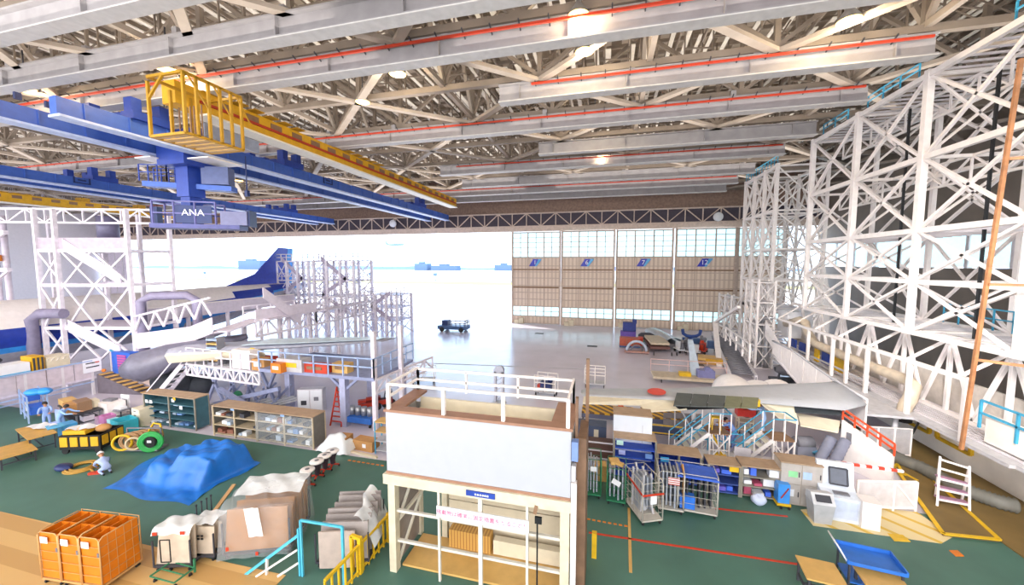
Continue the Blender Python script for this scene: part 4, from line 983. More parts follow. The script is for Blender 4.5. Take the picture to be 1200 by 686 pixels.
def fill_panels(t, mat, n=5, w=.5, h=1.4, d=.7, tags=True, name='grey_panel'):
    for k in range(n):
        part(name, MB().box((-w/2+w*k/(n-1), random.uniform(-.08, .08), .24+h/2*random.uniform(.85, 1)), (.06, d, h*random.uniform(.85, 1))), mat, t)
GRN = MATS['greenpaint']; GRP = M('greypanel', '#9aa0ac', .45); WIR = M('wiregrey', '#bdb7ad', .4)
t = roll_cage('green roll cage of grey panels half hidden behind the hoist', G(692, 577), .05, GRN, .85, 1.0, 1.75); fill_panels(t, GRP)
part('tag', MB().box((.1, -.52, 1.35), (.25, .02, .2)), MATS['paper'], t)
t = roll_cage('green roll cage with a tilted white tag, second from the hoist', G(722, 585), -.05, GRN, .75, 1.0, 1.6); fill_panels(t, GRP, 4)
part('tag', MB().poly([(-.2, -.53, 1.0), (.12, -.53, .85), (.2, -.53, 1.05), (-.12, -.53, 1.2)], (0, .02, 0)), MATS['paper'], t)
part('clutter', MB().box((-.1, .1, 1.6), (.4, .4, .12), .3).box((.12, -.1, 1.62), (.3, .2, .1), -.4), MATS['ply'], t)
t = roll_cage('grey wire roll cage with a red strap and leaning parts, turned out from the row', G(753, 602), .42, WIR, .85, 1.45, 1.7); fill_panels(t, GRP, 4, .4, 1.5, .5)
part('red_strap', MB().box((0, -.75, 1.25), (.87, .03, .07)).bar((-.44, -.7, 1.25), (-.44, .6, 1.4), .05), MATS['red'], t, 'red strap')
part('tag', MB().box((.0, -.77, 1.05), (.25, .02, .32)), MATS['paper'], t)
m = MB()
for k in range(7): m.bar((-.3+.1*k, random.uniform(-.5, .5), .25), (-.3+.09*k, random.uniform(-.4, .6), 1.7+.15*random.random()), .07)
part('leaning_bar', m, MATS['lightgrey'], t)
t = roll_cage('grey wire roll cage filled with long panels and a striped label', G(784, 594), -.03, WIR, .95, 1.0, 1.75); fill_panels(t, GRP, 5, .6, 1.55)
part('striped_label', MB().box((.08, -.52, 1.4), (.42, .02, .3)), stripes('strlab', '#e6e4e6', '#b4433a', 12, 'Z'), t)
part('kraft_board', MB().poly([(.44, -.4, .3), (.44, .4, .3), (.44, .4, 1.6), (.44, 0, 1.9), (.44, -.4, 1.7)], (.05, 0, 0)), MATS['card'], t)
t = roll_cage('wide wire roll cage with a blue top band and blue bin, nearest the low shelves', G(814, 597), -.06, WIR, 1.45, 1.0, 1.7); fill_panels(t, MATS['darkgrey'], 6, 1.1, 1.2, .4)
part('blue_band', MB().box((0, 0, 1.58), (1.5, 1.05, .07)), M('bandblue', '#3b62c8', .5), t, 'blue band')
part('blue_bin', MB().box((-.35, -.3, .5), (.55, .35, .5)), M('binblue', '#2f6fd0', .4), t, 'blue bin')

# ------------------------------------------------------------------ shelves
def shelf(label, xl, xr, y, h, depth, bays, rows, frame, inner, top, group='storage shelves', rz=0.0, items=None, wrap=False):
    t = thing('storage_shelf', label, 'shelf', ((xl+xr)/2, y+depth/2, 0), group)
    m = MB()
    for k in range(bays+1):
        x = xl+(xr-xl)*k/bays
        for yy in (y, y+depth): m.b2((x-.04, yy-.03, 0), (x+.04, yy+.03, h))
    part('upright', m, frame, t)
    for r in range(rows):
        z = .12+(h-.15)*r/rows; part('shelf_board', MB().b2((xl, y, z-.025), (xr, y+depth, z+.025)), inner if inner in (MATS.get('shelfgreen'), MATS.get('shelfnavy'), MATS.get('inner3')) else frame, t)
    part('top_board', MB().b2((xl-.03, y-.05, h), (xr+.03, y+depth+.05, h+.05)), top, t)
    part('back_board', MB().b2((xl, y+depth-.03, .1), (xr, y+depth, h)), inner, t)
    m = MB()
    for k in range(bays+1):
        x = xl+(xr-xl)*k/bays; m.b2((x-.012, y+.05, .1), (x+.012, y+depth, h))
    part('side_board', m, inner, t)
    return t
ORD = ['first', 'second', 'third', 'fourth', 'fifth', 'sixth', 'seventh', 'eighth', 'ninth', 'tenth', 'eleventh', 'twelfth', 'thirteenth', 'fourteenth']
def contents(base, xl, xr, y, h, rows, bays, mats, fill=.7, hh=.25, kind='parcel', lab='the shelf'):
    for r in range(rows):
        z = .12+(h-.15)*r/rows+.03
        x = xl+.1; n = 0
        while x < xr-.35:
            w = random.uniform(.2, .45)
            if random.random() < fill:
                mt = random.choice(mats); hgt = random.uniform(.1, hh)
                row = 'bottom' if r == 0 else 'top' if r == rows-1 else 'middle'
                single(kind, MB().box((x+w/2, y+.22+random.random()*.1, z+hgt/2), (w*.9, .35, hgt), random.uniform(-.1, .1)), MATS[mt], '%s %s, %s from left in %s row of %s' % (HUE[mt], kind, ORD[n], row, lab), kind, base)
                n += 1
            x += w+.04
HUE = dict(paper='white', parcelblue='mid blue', parcelpale='pale blue', darkgrey='dark grey', rustpart='rust brown', binblue2='strong blue', binpurple='purple', binblue3='bright blue', binrose='dull red')
tag = lambda t, x, y, z, m, w=.3, h=.22: part('tag', MB().b2((x-w/2, y-.05, z-h/2), (x+w/2, y-.035, z+h/2)), m, t)
DK = M('shelfgreen', '#3f6672', .5); DN = M('shelfnavy', '#3558c4', .5); TP = M('shelftop', '#a98f76', .6); FRB = M('framebrown', '#8a8478', .5)
xl, xr = G(168, 498).x, G(234, 504).x
t = shelf('tall dark green open shelf with two bays, behind the blue tarpaulin', xl, xr, 16.45, 1.95, .8, 2, 4, FRB, DK, TP)
for x, z, m in ((.1, 1.5, 'paper'), (.45, 1.5, 'paper'), (.5, .2, 'paper'), (2.3, 1.75, 'paper'), (2.9, 1.35, 'paper')): tag(t, xl+x+.2, 16.45, z, MATS[m], .22, .2)
tag(t, xl+2.6, 16.45, 1.85, MATS['hazard'], .2, .16)
M('parcelblue', '#6f93c8', .5); M('parcelpale', '#b9c8dc', .5); M('rustpart', '#8d5a4a', .5); M('binblue2', '#4a6fe0', .4); M('binpurple', '#6a5fc0', .4); M('binblue3', '#3f8fe0', .4); M('binrose', '#b0506a', .4)
PAR = ['paper', 'parcelblue', 'parcelpale', 'darkgrey']
contents('folded papers in the dark green shelf', xl, xr, 16.5, 1.95, 3, 2, PAR, .6, .12, 'parcel', 'dark green shelf')
FRW = M('framecream', '#c2b094', .5); WRAP = M('wrap', '#dfe2e6', .2, alpha=.14)
for px0, px1, lb, key in ((236, 303.5, 'low cream framed uncovered shelf of small parts, right of the dark green shelf', 'left'), (303.5, 384, 'low cream framed shelf veiled in clear plastic, right end of the row', 'right')):
    xl, xr = G(px0, 517).x, G(px1, 517).x-.03; y = 16.3
    t = shelf(lb, xl, xr, y, 1.75, .9, 2, 3, FRW, M('inner2', '#6f6a62', .6), TP)
    contents('parts on the %s cream shelf' % key, xl, xr, y, 1.75, 3, 2, PAR+['rustpart'], .75, .3, 'parcel', '%s cream shelf' % ('uncovered' if key == 'left' else 'plastic veiled'))
    if key == 'right': part('plastic_sheet', MB().b2((xl-.03, y-.08, .15), (xr+.03, y-.07, 1.72)), WRAP, t, 'clear plastic sheet')
    tag(t, (xl+xr)/2, y-.05, 1.72, M('tagblue', '#8fb0e0', .5), .25, .1)
# right-hand shelves
y = 17.6; xl, xr = GY(720, 515, y).x, GY(769, 515, y).x
t = shelf('tall navy open shelf with a brown top, behind the wire roll cages', xl, xr, y, 1.9, .8, 1, 4, FRB, DN, TP)
tag(t, xl+.25, y, 1.7, M('tagmint', '#bfe3dd', .5)); tag(t, xl+.35, y, 1.25, M('taglil', '#aab2ea', .5)); tag(t, xr-.3, y, 1.2, M('tagsky', '#7fa8f0', .5))
xl, xr = GY(771, 527, y).x, GY(822, 530, y).x
t = shelf('lower navy shelf with a yellow tag, between the roll cages and the stairs', xl, xr, y, 1.4, .8, 2, 3, FRB, DN, TP)
tag(t, xl+.3, y, 1.15, M('tagcyan', '#45a7e0', .5), .35); tag(t, xl+1.45, y, .9, M('taglime', '#d5df3a', .5), .38)
y = 17.3; xl, xr = GY(829, 582, y).x, GY(866, 582, y).x
t = shelf('low shelf with blue bins and a yellow tag, left of the parts shelf', xl, xr, y, 1.32, .75, 1, 3, FRB, M('inner3', '#3a4f96', .6), TP)
tag(t, xr-.25, y, 1.22, MATS['hazard'], .36)
contents('bins in the low navy shelf', xl, xr, y, 1.3, 3, 1, ['binblue2', 'paper', 'binpurple'], .6, .22, 'bin', 'yellow tagged low shelf')
xl, xr = GY(868, 587, y).x, GY(914, 587, y).x
t = shelf('low shelf packed with blue and red parcels beside the metal cabinet', xl, xr, y, 1.4, .75, 1, 3, FRB, M('inner4', '#56617a', .6), TP)
contents('parcels in the packed shelf', xl, xr, y, 1.4, 3, 1, ['binblue3', 'binblue2', 'paper', 'binrose'], .95, .34, 'parcel', 'packed shelf by cabinet')
single('plastic_bag', MB().grid(lambda u, v: V(xl+.5+.3*math.cos(2*PI*u)*math.sin(PI*v)*(1+.2*math.sin(9*u)), y-.35+.22*math.sin(2*PI*u)*math.sin(PI*v), .22-.22*math.cos(PI*v)+.03*math.sin(14*u)), 14, 8), M('bag', '#c8d2ec', .3), 'crumpled pale plastic bag on the floor before the packed shelf', 'bag')

def plain_box(name, px, py, w, d, h, rz, mat, label, cat, group=None, top=None, z=0.0):
    p = G(px, py, z); t = thing(name, label, cat, p, group, world=False); t.rotation_euler = (0, 0, rz)
    part('body', MB().box((0, d/2, h/2), (w, d, h)), mat, t)
    if top: part('lid', MB().box((0, d/2, h+.02), (w+.04, d+.04, .05)), top, t)
    return t
# white tall box behind the navy shelf
t = plain_box('packing_case', 740, 553, 1.75, .95, 2.75, 0, M('casewhite', '#dbe0ea', .4, var=.02), 'big plain white case with a brown top behind the navy shelf', 'case', None, TP)
part('seam', MB().box((.45, -.01, 1.2), (.02, .02, 2.3)), MATS['lightgrey'], t)
# metal cabinets
t = thing('metal_cabinet', 'grey beige metal cabinet with papers taped on its doors', 'cabinet', G(937, 594), None, world=False); t.rotation_euler = (0, 0, -.05)
part('carcass', MB().box((0, .4, .9), (1.45, .75, 1.75)), M('cabbeige', '#b9ada0', .5), t); part('top_board', MB().box((0, .4, 1.8), (1.5, .82, .05)), TP, t)
for x in (-.36, .37):
    for z in (.5, 1.35):
        dr = part('door', MB().box((x, .01, z), (.7, .03, .82)), M('cabdoor', '#b3aba6', .5), t); part('handle', MB().box((x+.28, -.02, z), (.03, .03, .2)), MATS['darkgrey'], dr)
part('notice', MB().box((-.3, -.02, 1.35), (.32, .01, .25)), M('noticegreen', '#8fd39a', .5), t); part('notice', MB().box((-.35, -.02, .55), (.24, .01, .3)), MATS['paper'], t); part('notice', MB().box((.2, -.02, 1.35), (.3, .01, .3)), M('noticeblue', '#a9c2e6', .5), t)
t = thing('tool_trolley', 'small blue and yellow tool trolley left of the metal cabinet', 'trolley', G(918, 595), None, world=False)
part('body', MB().box((0, .2, .55), (.42, .4, .85)), MATS['binblue3'], t); part('base', MB().box((0, .2, .12), (.5, .5, .1)), MATS['hazard'], t); part('red_label', MB().bar((-.12, -.01, .4), (.14, -.01, .85), .12, .01), MATS['red'], t); casters(t, .45, .45, .05)

# console
t = thing('control_console', 'white control console with a tilted dark screen on the hatched floor', 'console', G(985, 612), None, world=False); t.rotation_euler = (0, 0, -.12)
part('desk', MB().poly([(-.6, 0, 0), (-.6, .95, 0), (-.6, .95, 1.35), (-.6, .45, 1.05), (-.6, 0, .95)], (1.2, 0, 0)), M('console', '#d3dae6', .4), t)
part('back_panel', MB().poly([(-.6, .6, .9), (-.6, .95, .9), (-.6, .95, 2.0), (-.6, .8, 2.0)], (1.2, 0, 0)), MATS['console'], t)
sc_ = part('screen', MB().poly([(-.2, .595, 1.2), (.38, .595, 1.2), (.38, .76, 1.8), (-.2, .76, 1.8)], (0, -.03, 0)), M('screen', '#4a4f5e', .2), t); part('bezel', MB().frame((-.2, .57, 1.2), (.38, .57, 1.2), (.38, .735, 1.8), (-.2, .735, 1.8), .05), MATS['darkgrey'], sc_)
part('keypad', MB().box((.05, .25, 1.02), (.5, .22, .05)), MATS['midgrey'], t); part('door', MB().box((.1, -.01, .5), (.8, .02, .7)), M('consoledoor', '#c2cbe0', .4), t)
t = thing('waste_bin', 'grey square bin with a dark flap left of the console', 'bin', G(964, 615), None, world=False)
part('body', MB().add([(-.28, 0, 0), (.28, 0, 0), (.28, .5, 0), (-.28, .5, 0), (-.36, -.06, .8), (.36, -.06, .8), (.36, .56, .8), (-.36, .56, .8)], [(0, 3, 2, 1), (0, 1, 5, 4), (1, 2, 6, 5), (2, 3, 7, 6), (3, 0, 4, 7)]), M('bingrey', '#b3b2b5', .5), t)
part('lid', MB().poly([(-.37, -.07, .8), (-.37, .57, .8), (-.37, .57, 1.05), (-.37, .2, 1.15)], (.74, 0, 0)), M('binlid', '#c6c5c8', .5), t); part('flap', MB().poly([(-.25, .0, .9), (.25, .0, .9), (.25, .16, 1.09), (-.25, .16, 1.09)], (0, -.04, .0)), MATS['darkgrey'], t)
t = plain_box('white_locker', 1020, 622, .55, .6, 1.05, -.15, MATS['white'], 'slim white locker right of the console', 'locker'); part('door', MB().box((0, -.01, .5), (.48, .02, .9)), MATS['paper'], t)
# floor markings by the console and ramp
struct('floor', MB().face([q+V(0, 0, .016) for q in (G(938, 598), G(953, 617), G(1103, 638), G(1117, 630), G(1075, 601), G(1000, 592))]), stripes('hatch', '#e2cf9f', '#d8b24a', .9, 'XY', .6, .22))
struct('floor', MB().poly([G(1000, 528), G(1050, 552), G(1105, 629), G(1171, 636), G(1100, 570), G(1045, 528)], (0, 0, .1)), MATS['hatchfloor'])
struct('floor', MB().b2((13.9, 10, 0), (17.1, 27, .05)), MATS['hatchfloor'])
yb = MB()
for a_, b_ in (((1050, 552), (1105, 629)), ((1105, 629), (1171, 636)), ((1171, 636), (1075, 548))): yb.bar(G(*a_)+V(0, 0, .11), G(*b_)+V(0, 0, .11), .14, .03)
for a_, b_ in (((1045, 540), (1070, 545)), ((1045, 552), (1060, 540)), ((1060, 560), (1052, 548)), ((1042, 548), (1075, 566))): yb.bar(G(*a_)+V(0, 0, .11), G(*b_)+V(0, 0, .11), .12, .03)
struct('trim_6', yb, MATS['hazard'])
single('floor_plate', MB().poly([G(1040, 626), G(1048, 635), G(1067, 636), G(1058, 628)], (0, 0, .03)), MATS['hazard'], 'yellow floor plate at the edge of the hatched area', 'plate')
single('floor_tag', MB().poly([G(1112, 646), G(1120, 653), G(1130, 653), G(1122, 646)], (0, 0, .03)), MATS['orange'], 'small orange tag on the green floor at lower right', 'tag')
# barrier
t = thing('mesh_barrier', 'white mesh barrier with red and white bar beside the console', 'barrier', G(1035, 600))
a, b = G(1003, 598), G(1072, 600)
m = MB(); h = 1.25
for k in (0, .62, 1): p = a.lerp(b, k); m.bar(p, p+V(0, 0, h), .07)
for z in (.15, h): m.bar(a+V(0, 0, z), b+V(0, 0, z), .07)
m.bar(a.lerp(b, .62)+V(0, 0, h), b+V(0, 0, .2), .06); part('frame', m, MATS['white'], t)
part('mesh_panel', MB().poly([a+V(0, 0, .15), b+V(0, 0, .15), b+V(0, 0, h), a+V(0, 0, h)], (0, .01, 0)), M('meshwhite', '#ddd6d8', .5, alpha=.75), t)
part('striped_bar', MB().bar(a+V(-.3, .9, 1.5), b+V(-.1, .6, 1.35), .1), stripes('redwhite', '#d8432c', '#f0eef0', 2.2, 'X'), t, 'red and white striped bar')
# low white wall with orange rail and two ducts
t = thing('ramp_wall', 'white sloping wall with an orange handrail in front of the walkway', 'wall panel', G(1012, 556))
a, b = G(983, 545), G(1044, 572)
part('panel', MB().poly([a, b, b+V(0, 0, 1.45), a+V(0, 0, 2.3)], (.1, .08, 0)), MATS['white'], t)
part('opening', MB().poly([a.lerp(b, .12)+V(-.05, -.05, 1.3), a.lerp(b, .22)+V(-.05, -.05, 1.3), a.lerp(b, .22)+V(-.05, -.05, 1.8), a.lerp(b, .12)+V(-.05, -.05, 1.8)], (.04, .03, 0)), MATS['midgrey'], t)
m = MB(); a1, b1 = a+V(.05, .05, 2.3), b+V(.05, .05, 1.45)
for k in range(5): p = a1.lerp(b1, k/4); m.bar(p, p+V(0, 0, .55), .06)
for z in (.3, .55): m.bar(a1+V(0, 0, z), b1+V(0, 0, z), .07)
part('handrail', m, MATS['orangered'], t, 'orange red handrail')
for (q0, q1), lb in zip((((957, 556), (981, 530)), ((974, 560), (997, 533))), ('left thick grey flexible duct leaning on the white sloping wall', 'right thick grey flexible duct leaning on the white sloping wall')):
    a_ = G(*q0); b_ = G(q1[0], q1[1]+14); m = MB(); b_ = b_+V(-.55, -.45, 1.45); a_ = a_+V(0, 0, .5); n = 14
    m.tube([a_.lerp(b_, k/n) for k in range(n+1)], [.21 if k % 2 else .24 for k in range(n+1)], 12); single('flexible_duct', m, M('ductgrey', '#7c7f92', .5), lb, 'duct', 'grey flexible ducts')
t = plain_box('duct_base', 965, 560, 1.6, .9, .5, -.3, M('tanbase', '#a8927e', .6), 'tan low cabinet the grey ducts rise from', 'cabinet')
t = plain_box('blower_unit', 945, 545, .9, .8, .9, .2, M('blower', '#8b8d9c', .5), 'grey blower machine with hoses behind the metal cabinet', 'machine')
part('drum', MB().cyl((-.4, .3, 1.0), (.4, .3, 1.0), .32), MATS['midgrey'], t); part('blue_hose', MB().tube([(.3, 0, .6), (.55, -.2, .9), (.5, -.3, .3)], .09), MATS['skyblue'], t)
# ribbed hose
pts = [G(*q)+V(0, 0, .3) for q in ((1043, 540), (1060, 548), (1078, 555), (1098, 566), (1120, 579), (1145, 588), (1170, 597), (1195, 603))]
fine = [a_.lerp(b_, k/8) for a_, b_ in zip(pts, pts[1:]) for k in range(8)]
single('ribbed_hose', MB().tube(fine, [.25 if k % 2 else .31 for k in range(len(fine))], 12), M('hosegrey', '#6f6d66', .6), 'long grey ribbed air hose lying across the brown ramp', 'hose')
# rolling step ladder
t = thing('rolling_ladder', 'white folding step ladder standing on the brown ramp', 'ladder', G(1115, 600))
a, b = G(1098, 596), G(1136, 602); top = 2.0
m = MB(); A_ = [a, a+V(.55, .9, 0), b, b+V(.4, .9, 0)]
for k in (0, 1):
    q0, q1 = (A_[0], A_[1]) if k == 0 else (A_[2], A_[3])
    mid = q0.lerp(q1, .5)+V(0, 0, top-(.25 if k else 0)); m.bar(q0, mid, .07); m.bar(q1, mid, .07)
for z in (.35, .75, 1.15, 1.55, 1.9): f_ = z/top/2; m.bar(A_[0].lerp(A_[1], f_)+V(0, 0, z), A_[2].lerp(A_[3], f_)+V(0, 0, z*.88), .07)
part('frame', m, MATS['white'], t)
m = MB()
for z in (.4, .8, 1.2): f_ = z/top/2; m.bar(A_[0].lerp(A_[1], f_)+V(0, .1, z), A_[2].lerp(A_[3], f_)+V(0, .1, z*.88), .22, .05)
part('tread', m, M('treadrose', '#a87f98', .5), t); 
part('base_board', MB().poly([A_[0], A_[2], A_[3], A_[1]], (0, 0, .06)), M('rosebase', '#8d7aa0', .5), t)
# blue platform trolley, tan tables
t = thing('blue_trolley', 'blue topped platform trolley at the lower right', 'trolley', G(1016, 690), None, world=False); t.rotation_euler = (0, 0, -.12)
part('tray', MB().box((0, 0, .95), (1.35, .85, .06)).box((0, .44, 1.02), (1.4, .04, .14)).box((0, -.44, 1.0), (1.4, .04, .1)).box((-.69, 0, 1.02), (.04, .9, .14)).box((.69, 0, 1.02), (.04, .9, .14)), M('trayblue', '#2f6fc8', .4), t)
for x in (-.62, .62):
    for y in (-.38, .38): part('leg', MB().bar((x, y, .1), (x, y, .95), .05), MATS['darkgrey'], t)
part('lower_shelf', MB().box((0, 0, .35), (1.25, .8, .04)), MATS['trayblue'], t); part('push_handle', MB().tube([(-.7, -.4, 1.0), (-.9, -.4, 1.35), (-.9, .4, 1.35), (-.7, .4, 1.0)], .025, 6), MATS['paper'], t); casters(t, 1.3, .8, .06)
def table(label, px, py, w, d, h, rz, top, group='work tables', z0=0):
    p = G(px, py, h); t = thing('work_table', label, 'table', (p.x, p.y, 0), group, world=False); t.rotation_euler = (0, 0, rz)
    part('tabletop', MB().box((0, 0, h-.025), (w, d, .05)), top, t)
    for x in (-w/2+.08, w/2-.08):
        for y in (-d/2+.08, d/2-.08): part('leg', MB().bar((x, y, 0), (x, y, h-.05), .06), MATS['darkgrey'], t)
    part('stretcher', MB().box((0, 0, .25), (w-.16, .05, .05)).box((-w/2+.08, 0, .25), (.05, d-.16, .05)).box((w/2-.08, 0, .25), (.05, d-.16, .05)), MATS['darkgrey'], t); return t
table('plain tan work table at the bottom edge left of the blue trolley', 962, 669, 1.0, .95, .78, -.1, MATS['ply'])
table('tan work table at the bottom edge in front of the blue trolley', 1034, 679, 1.1, .8, .78, -.1, MATS['ply'])

# ------------------------------------------------------------------ stairs under the wing
def access_stair(label, px, py, rz, ph=1.6):
    t = thing('access_stair', label, 'stair', G(px, py), 'white access stairs under the wing', world=False); t.rotation_euler = (0, 0, rz)
    W_ = MATS['white']; w = 1.0
    part('platform', MB().box((.5, 0, ph), (1.0, w, .06)), MATS['brown'], t)
    for x in (.05, .95):
        for y in (-w/2, w/2): part('leg', MB().bar((x, y, .1), (x, y, ph), .07), W_, t)
    m = MB()
    for y in (-w/2, w/2): m.bar((.05, y, .3), (.95, y, ph-.1), .05); m.bar((.95, y, .3), (.05, y, ph-.1), .05); m.bar((.05, y, .8), (.95, y, .8), .05)
    for x in (.3, .55, .8): m.bar((x, -w/2, .15), (x-.15, -w/2, ph), .04)
    part('bracing', m, W_, t)
    for y in (-w/2, w/2): part('stringer', MB().bar((0, y, ph), (-1.55, y, .15), .06, .16), W_, t)
    for k in range(6): part('step', MB().box((-.13-k*.25, 0, ph-.2-k*.235), (.26, w-.06, .05)), MATS['creamlight'], t)
    m = MB()
    for y in (-w/2, w/2):
        m.bar((1.0, y, ph+1.05), (0, y, ph+1.05), .04); m.bar((0, y, ph+1.05), (-1.6, y, 1.2), .04); m.bar((0, y, ph+.6), (-1.6, y, .75), .04)
    m.bar((1.0, -w/2, ph+1.05), (1.0, w/2, ph+1.05), .05); part('handrail', m, MATS['teal'], t, 'light blue handrail')
    m = MB()
    for y in (-w/2, w/2):
        for x, z in ((1.0, ph), (.5, ph), (0, ph), (-.8, ph-.75), (-1.6, .15)): m.bar((x, y, z), (x, y, z+1.05), .045)
    part('rail_post', m, W_, t)
    part('chassis', MB().box((-.3, 0, .14), (2.7, w+.1, .09)), W_, t); casters(t, 2.6, w, .07); return t
access_stair('white wheeled stair carrying a yellow step stool, left of the workers under the wing', 825, 539, .1)
access_stair('white wheeled stair with light blue handrails right of the workers under the flap', 897, 548, .1)
p = G(825, 539)+V(.5, -.2, 0)
t = thing('yellow_stool', 'yellow step stool standing on the left access stair platform', 'stool', (p.x, p.y+.3, 1.63), None, world=False)
part('seat', MB().box((0, 0, .62), (.4, .3, .04)), MATS['hazard'], t)
for x in (-.17, .17):
    for y in (-.12, .12): part('leg', MB().bar((x*1.2, y*1.2, 0), (x, y, .6), .04), MATS['hazard'], t)
t = thing('low_trailer', 'long low white trailer frame in front of the access stairs', 'trailer', G(870, 552), None, world=False); t.rotation_euler = (0, 0, -.02)
part('bed', MB().box((0, .3, .45), (4.6, .9, .1)), MATS['white'], t); m = MB(); truss(m, (-2.3, -.15, .42), (2.3, -.15, .42), .3, 8, .06); part('side_truss', m, MATS['white'], t); casters(t, 4.4, .8, .1)
m = MB(); railing(m, [(-2.2, .7, .5), (.2, .7, .5)], 1.0, .025, .8); part('guard_rail', m, MATS['teal'], t); part('panel', MB().box((-.1, -.2, 1.0), (.7, .04, .5)), MATS['white2'], t); part('yellow_arm', MB().bar((-1.3, .5, 1.6), (-.8, .2, .5), .07).box((-.95, .2, .55), (.5, .4, .1)), MATS['hazard'], t, 'yellow arm')
t = thing('red_tool_cart', 'cream tool cart with a bright red box on top under the flap', 'cart', G(872, 508), None, world=False)
part('frame', MB().box((0, 0, .3), (.8, .5, .05)).box((0, 0, .75), (.8, .5, .05)).bar((-.38, -.23, .1), (-.38, -.23, 1.1), .06).bar((.38, -.23, .1), (.38, -.23, 1.1), .06).bar((-.38, .23, .1), (-.38, .23, 1.1), .06).bar((.38, .23, .1), (.38, .23, 1.1), .06), MATS['cream'], t); part('red_box', MB().box((0, 0, 1.3), (.95, .55, .4)), M('toolred', '#d83a30', .4), t); casters(t, .75, .45, .06)
t = thing('red_toolbox', 'red tool box between the two workers under the wing', 'toolbox', G(851, 512), None, world=False); part('case', MB().box((0, 0, .45), (.5, .4, .9)), MATS['toolred'], t); part('drawer', MB().box((0, -.2, .6), (.44, .03, .2)), MATS['red'], t); part('handle', MB().bar((-.15, -.23, .6), (.15, -.23, .6), .03), MATS['steel'], t)
# things standing under the wing, left of the stairs
t = thing('orange_stand', 'orange cone topped stand under the wing tip', 'stand', G(727, 495), None, world=False)
part('cone', MB().lathe([(.28, .5), (.24, .7), (.12, 1.3), (.08, 1.35), (0, 1.36)], n=16), MATS['orangered'], t); part('base', MB().box((0, 0, .28), (.7, .6, .46)), M('orangebox', '#d56b22', .5), t)
HZ = stripes('hazardstripe', '#d9a72a', '#6c5238', 1.6, 'XY')
for px, py, w, lb in ((712, 492, 3.2, 'low platform trailer edged with yellow and brown stripes under the wing tip, nearest the hoist'), (775, 497, 2.4, 'low striped platform trailer under the outer wing, right of the orange stand')):
    t = thing('striped_trailer', lb, 'trailer', G(px, py), 'low striped trailers under the wing', world=False)
    part('deck', MB().box((0, 0, .62), (w, 1.5, .12)), HZ, t); part('side', MB().box((0, -.76, .45), (w, .05, .25)), M('slatey', '#5d6078', .5), t); casters(t, w, 1.4, .16)
t = thing('grey_dolly', 'dark grey folded dolly with a steel frame under the middle of the wing', 'dolly', G(800, 505), None, world=False); t.rotation_euler = (0, 0, .15)
part('tray', MB().poly([(-1.3, -.5, .25), (1.0, -.5, .25), (1.3, .5, .8), (-1.0, .5, .8)], (0, 0, .08)), M('dollygrey', '#7f7a80', .5), t); m = MB(); m.bar((-.6, -.4, .4), (-.4, .3, 1.5), .07); m.bar((.3, -.4, .4), (-.2, .3, 1.5), .07); m.bar((-.4, .3, 1.5), (.2, .3, 1.5), .07); part('frame', m, MATS['lightgrey'], t); part('extinguisher', MB().cyl((.6, 0, .6), (.6, 0, 1.2), .12), MATS['paper'], t); casters(t, 2, .9, .12)
t = thing('grating_cart', 'dark cart with yellow rails under the wing beside the white case', 'cart', G(775, 515), None, world=False); part('tray', MB().box((0, 0, .5), (2.0, .9, .1)), MATS['navy'], t); part('rail', MB().frame((-1, -.45, .55), (1, -.45, .55), (1, -.45, 1.0), (-1, -.45, 1.0), .05), MATS['hazard'], t); casters(t, 1.9, .8, .15)
t = thing('dark_rack', 'low brown rack with white rails behind the green roll cages', 'rack', G(700, 545), None, world=False); part('bin', MB().box((0, .4, .7), (1.9, .8, .7)), M('rackbrown', '#5c4038', .6), t); m = MB()
for z in (.35, .75, 1.15): m.bar((-1, 0, z), (1, 0, z), .06)
for x in (-1, 1): m.bar((x, 0, 0), (x, 0, 1.25), .07)
part('rail', m, MATS['white2'], t)
t = plain_box('wall_case', 693, 520, 1.6, .9, 1.0, 0, M('slateblue', '#4c5670', .5), 'dark slate case with a cream label behind the hoist mast', 'case'); part('label_plate', MB().box((.25, -.01, .6), (.25, .02, .45)), MATS['cream'], t)
plain_box('cardboard_box', 703, 565, .6, .5, .75, .1, MATS['ply'], 'tan board box between the two green roll cages', 'box')

t = thing('mesh_fence', 'white mesh fence panel at the foot of the beige pipe', 'fence', G(1030, 535)); a, b = G(1008, 532), G(1066, 536)
m = MB()
for k in range(4): p = a.lerp(b, k/3); m.bar(p, p+V(0, 0, 1.5), .06)
for z in (.1, 1.5): m.bar(a+V(0, 0, z), b+V(0, 0, z), .05)
part('frame', m, MATS['white'], t); part('mesh_panel', MB().poly([a+V(0, 0, .1), b+V(0, 0, .1), b+V(0, 0, 1.5), a+V(0, 0, 1.5)], (0, .01, 0)), M('meshfence', '#e9e5e8', .5, alpha=.35), t)
t = thing('hose_hydrant', 'orange footed hose stand with a black hose beside the mesh fence', 'stand', G(1046, 532), None, world=False)
part('post', MB().cyl((0, 0, .5), (0, 0, 2.0), .12).box((0, 0, 2.1), (.3, .3, .3)), MATS['lightgrey'], t); part('boot', MB().lathe([(.22, 0), (.2, .4), (.12, .6), (0, .6)], n=12), MATS['orangered'], t, 'orange boot'); part('hose', MB().tube([(.1, 0, 1.2), (.5, .1, .9), (.9, .2, 1.1), (1.2, .3, 1.7), (1.1, .5, 2.3)], .05), MATS['black'], t, 'black hose')
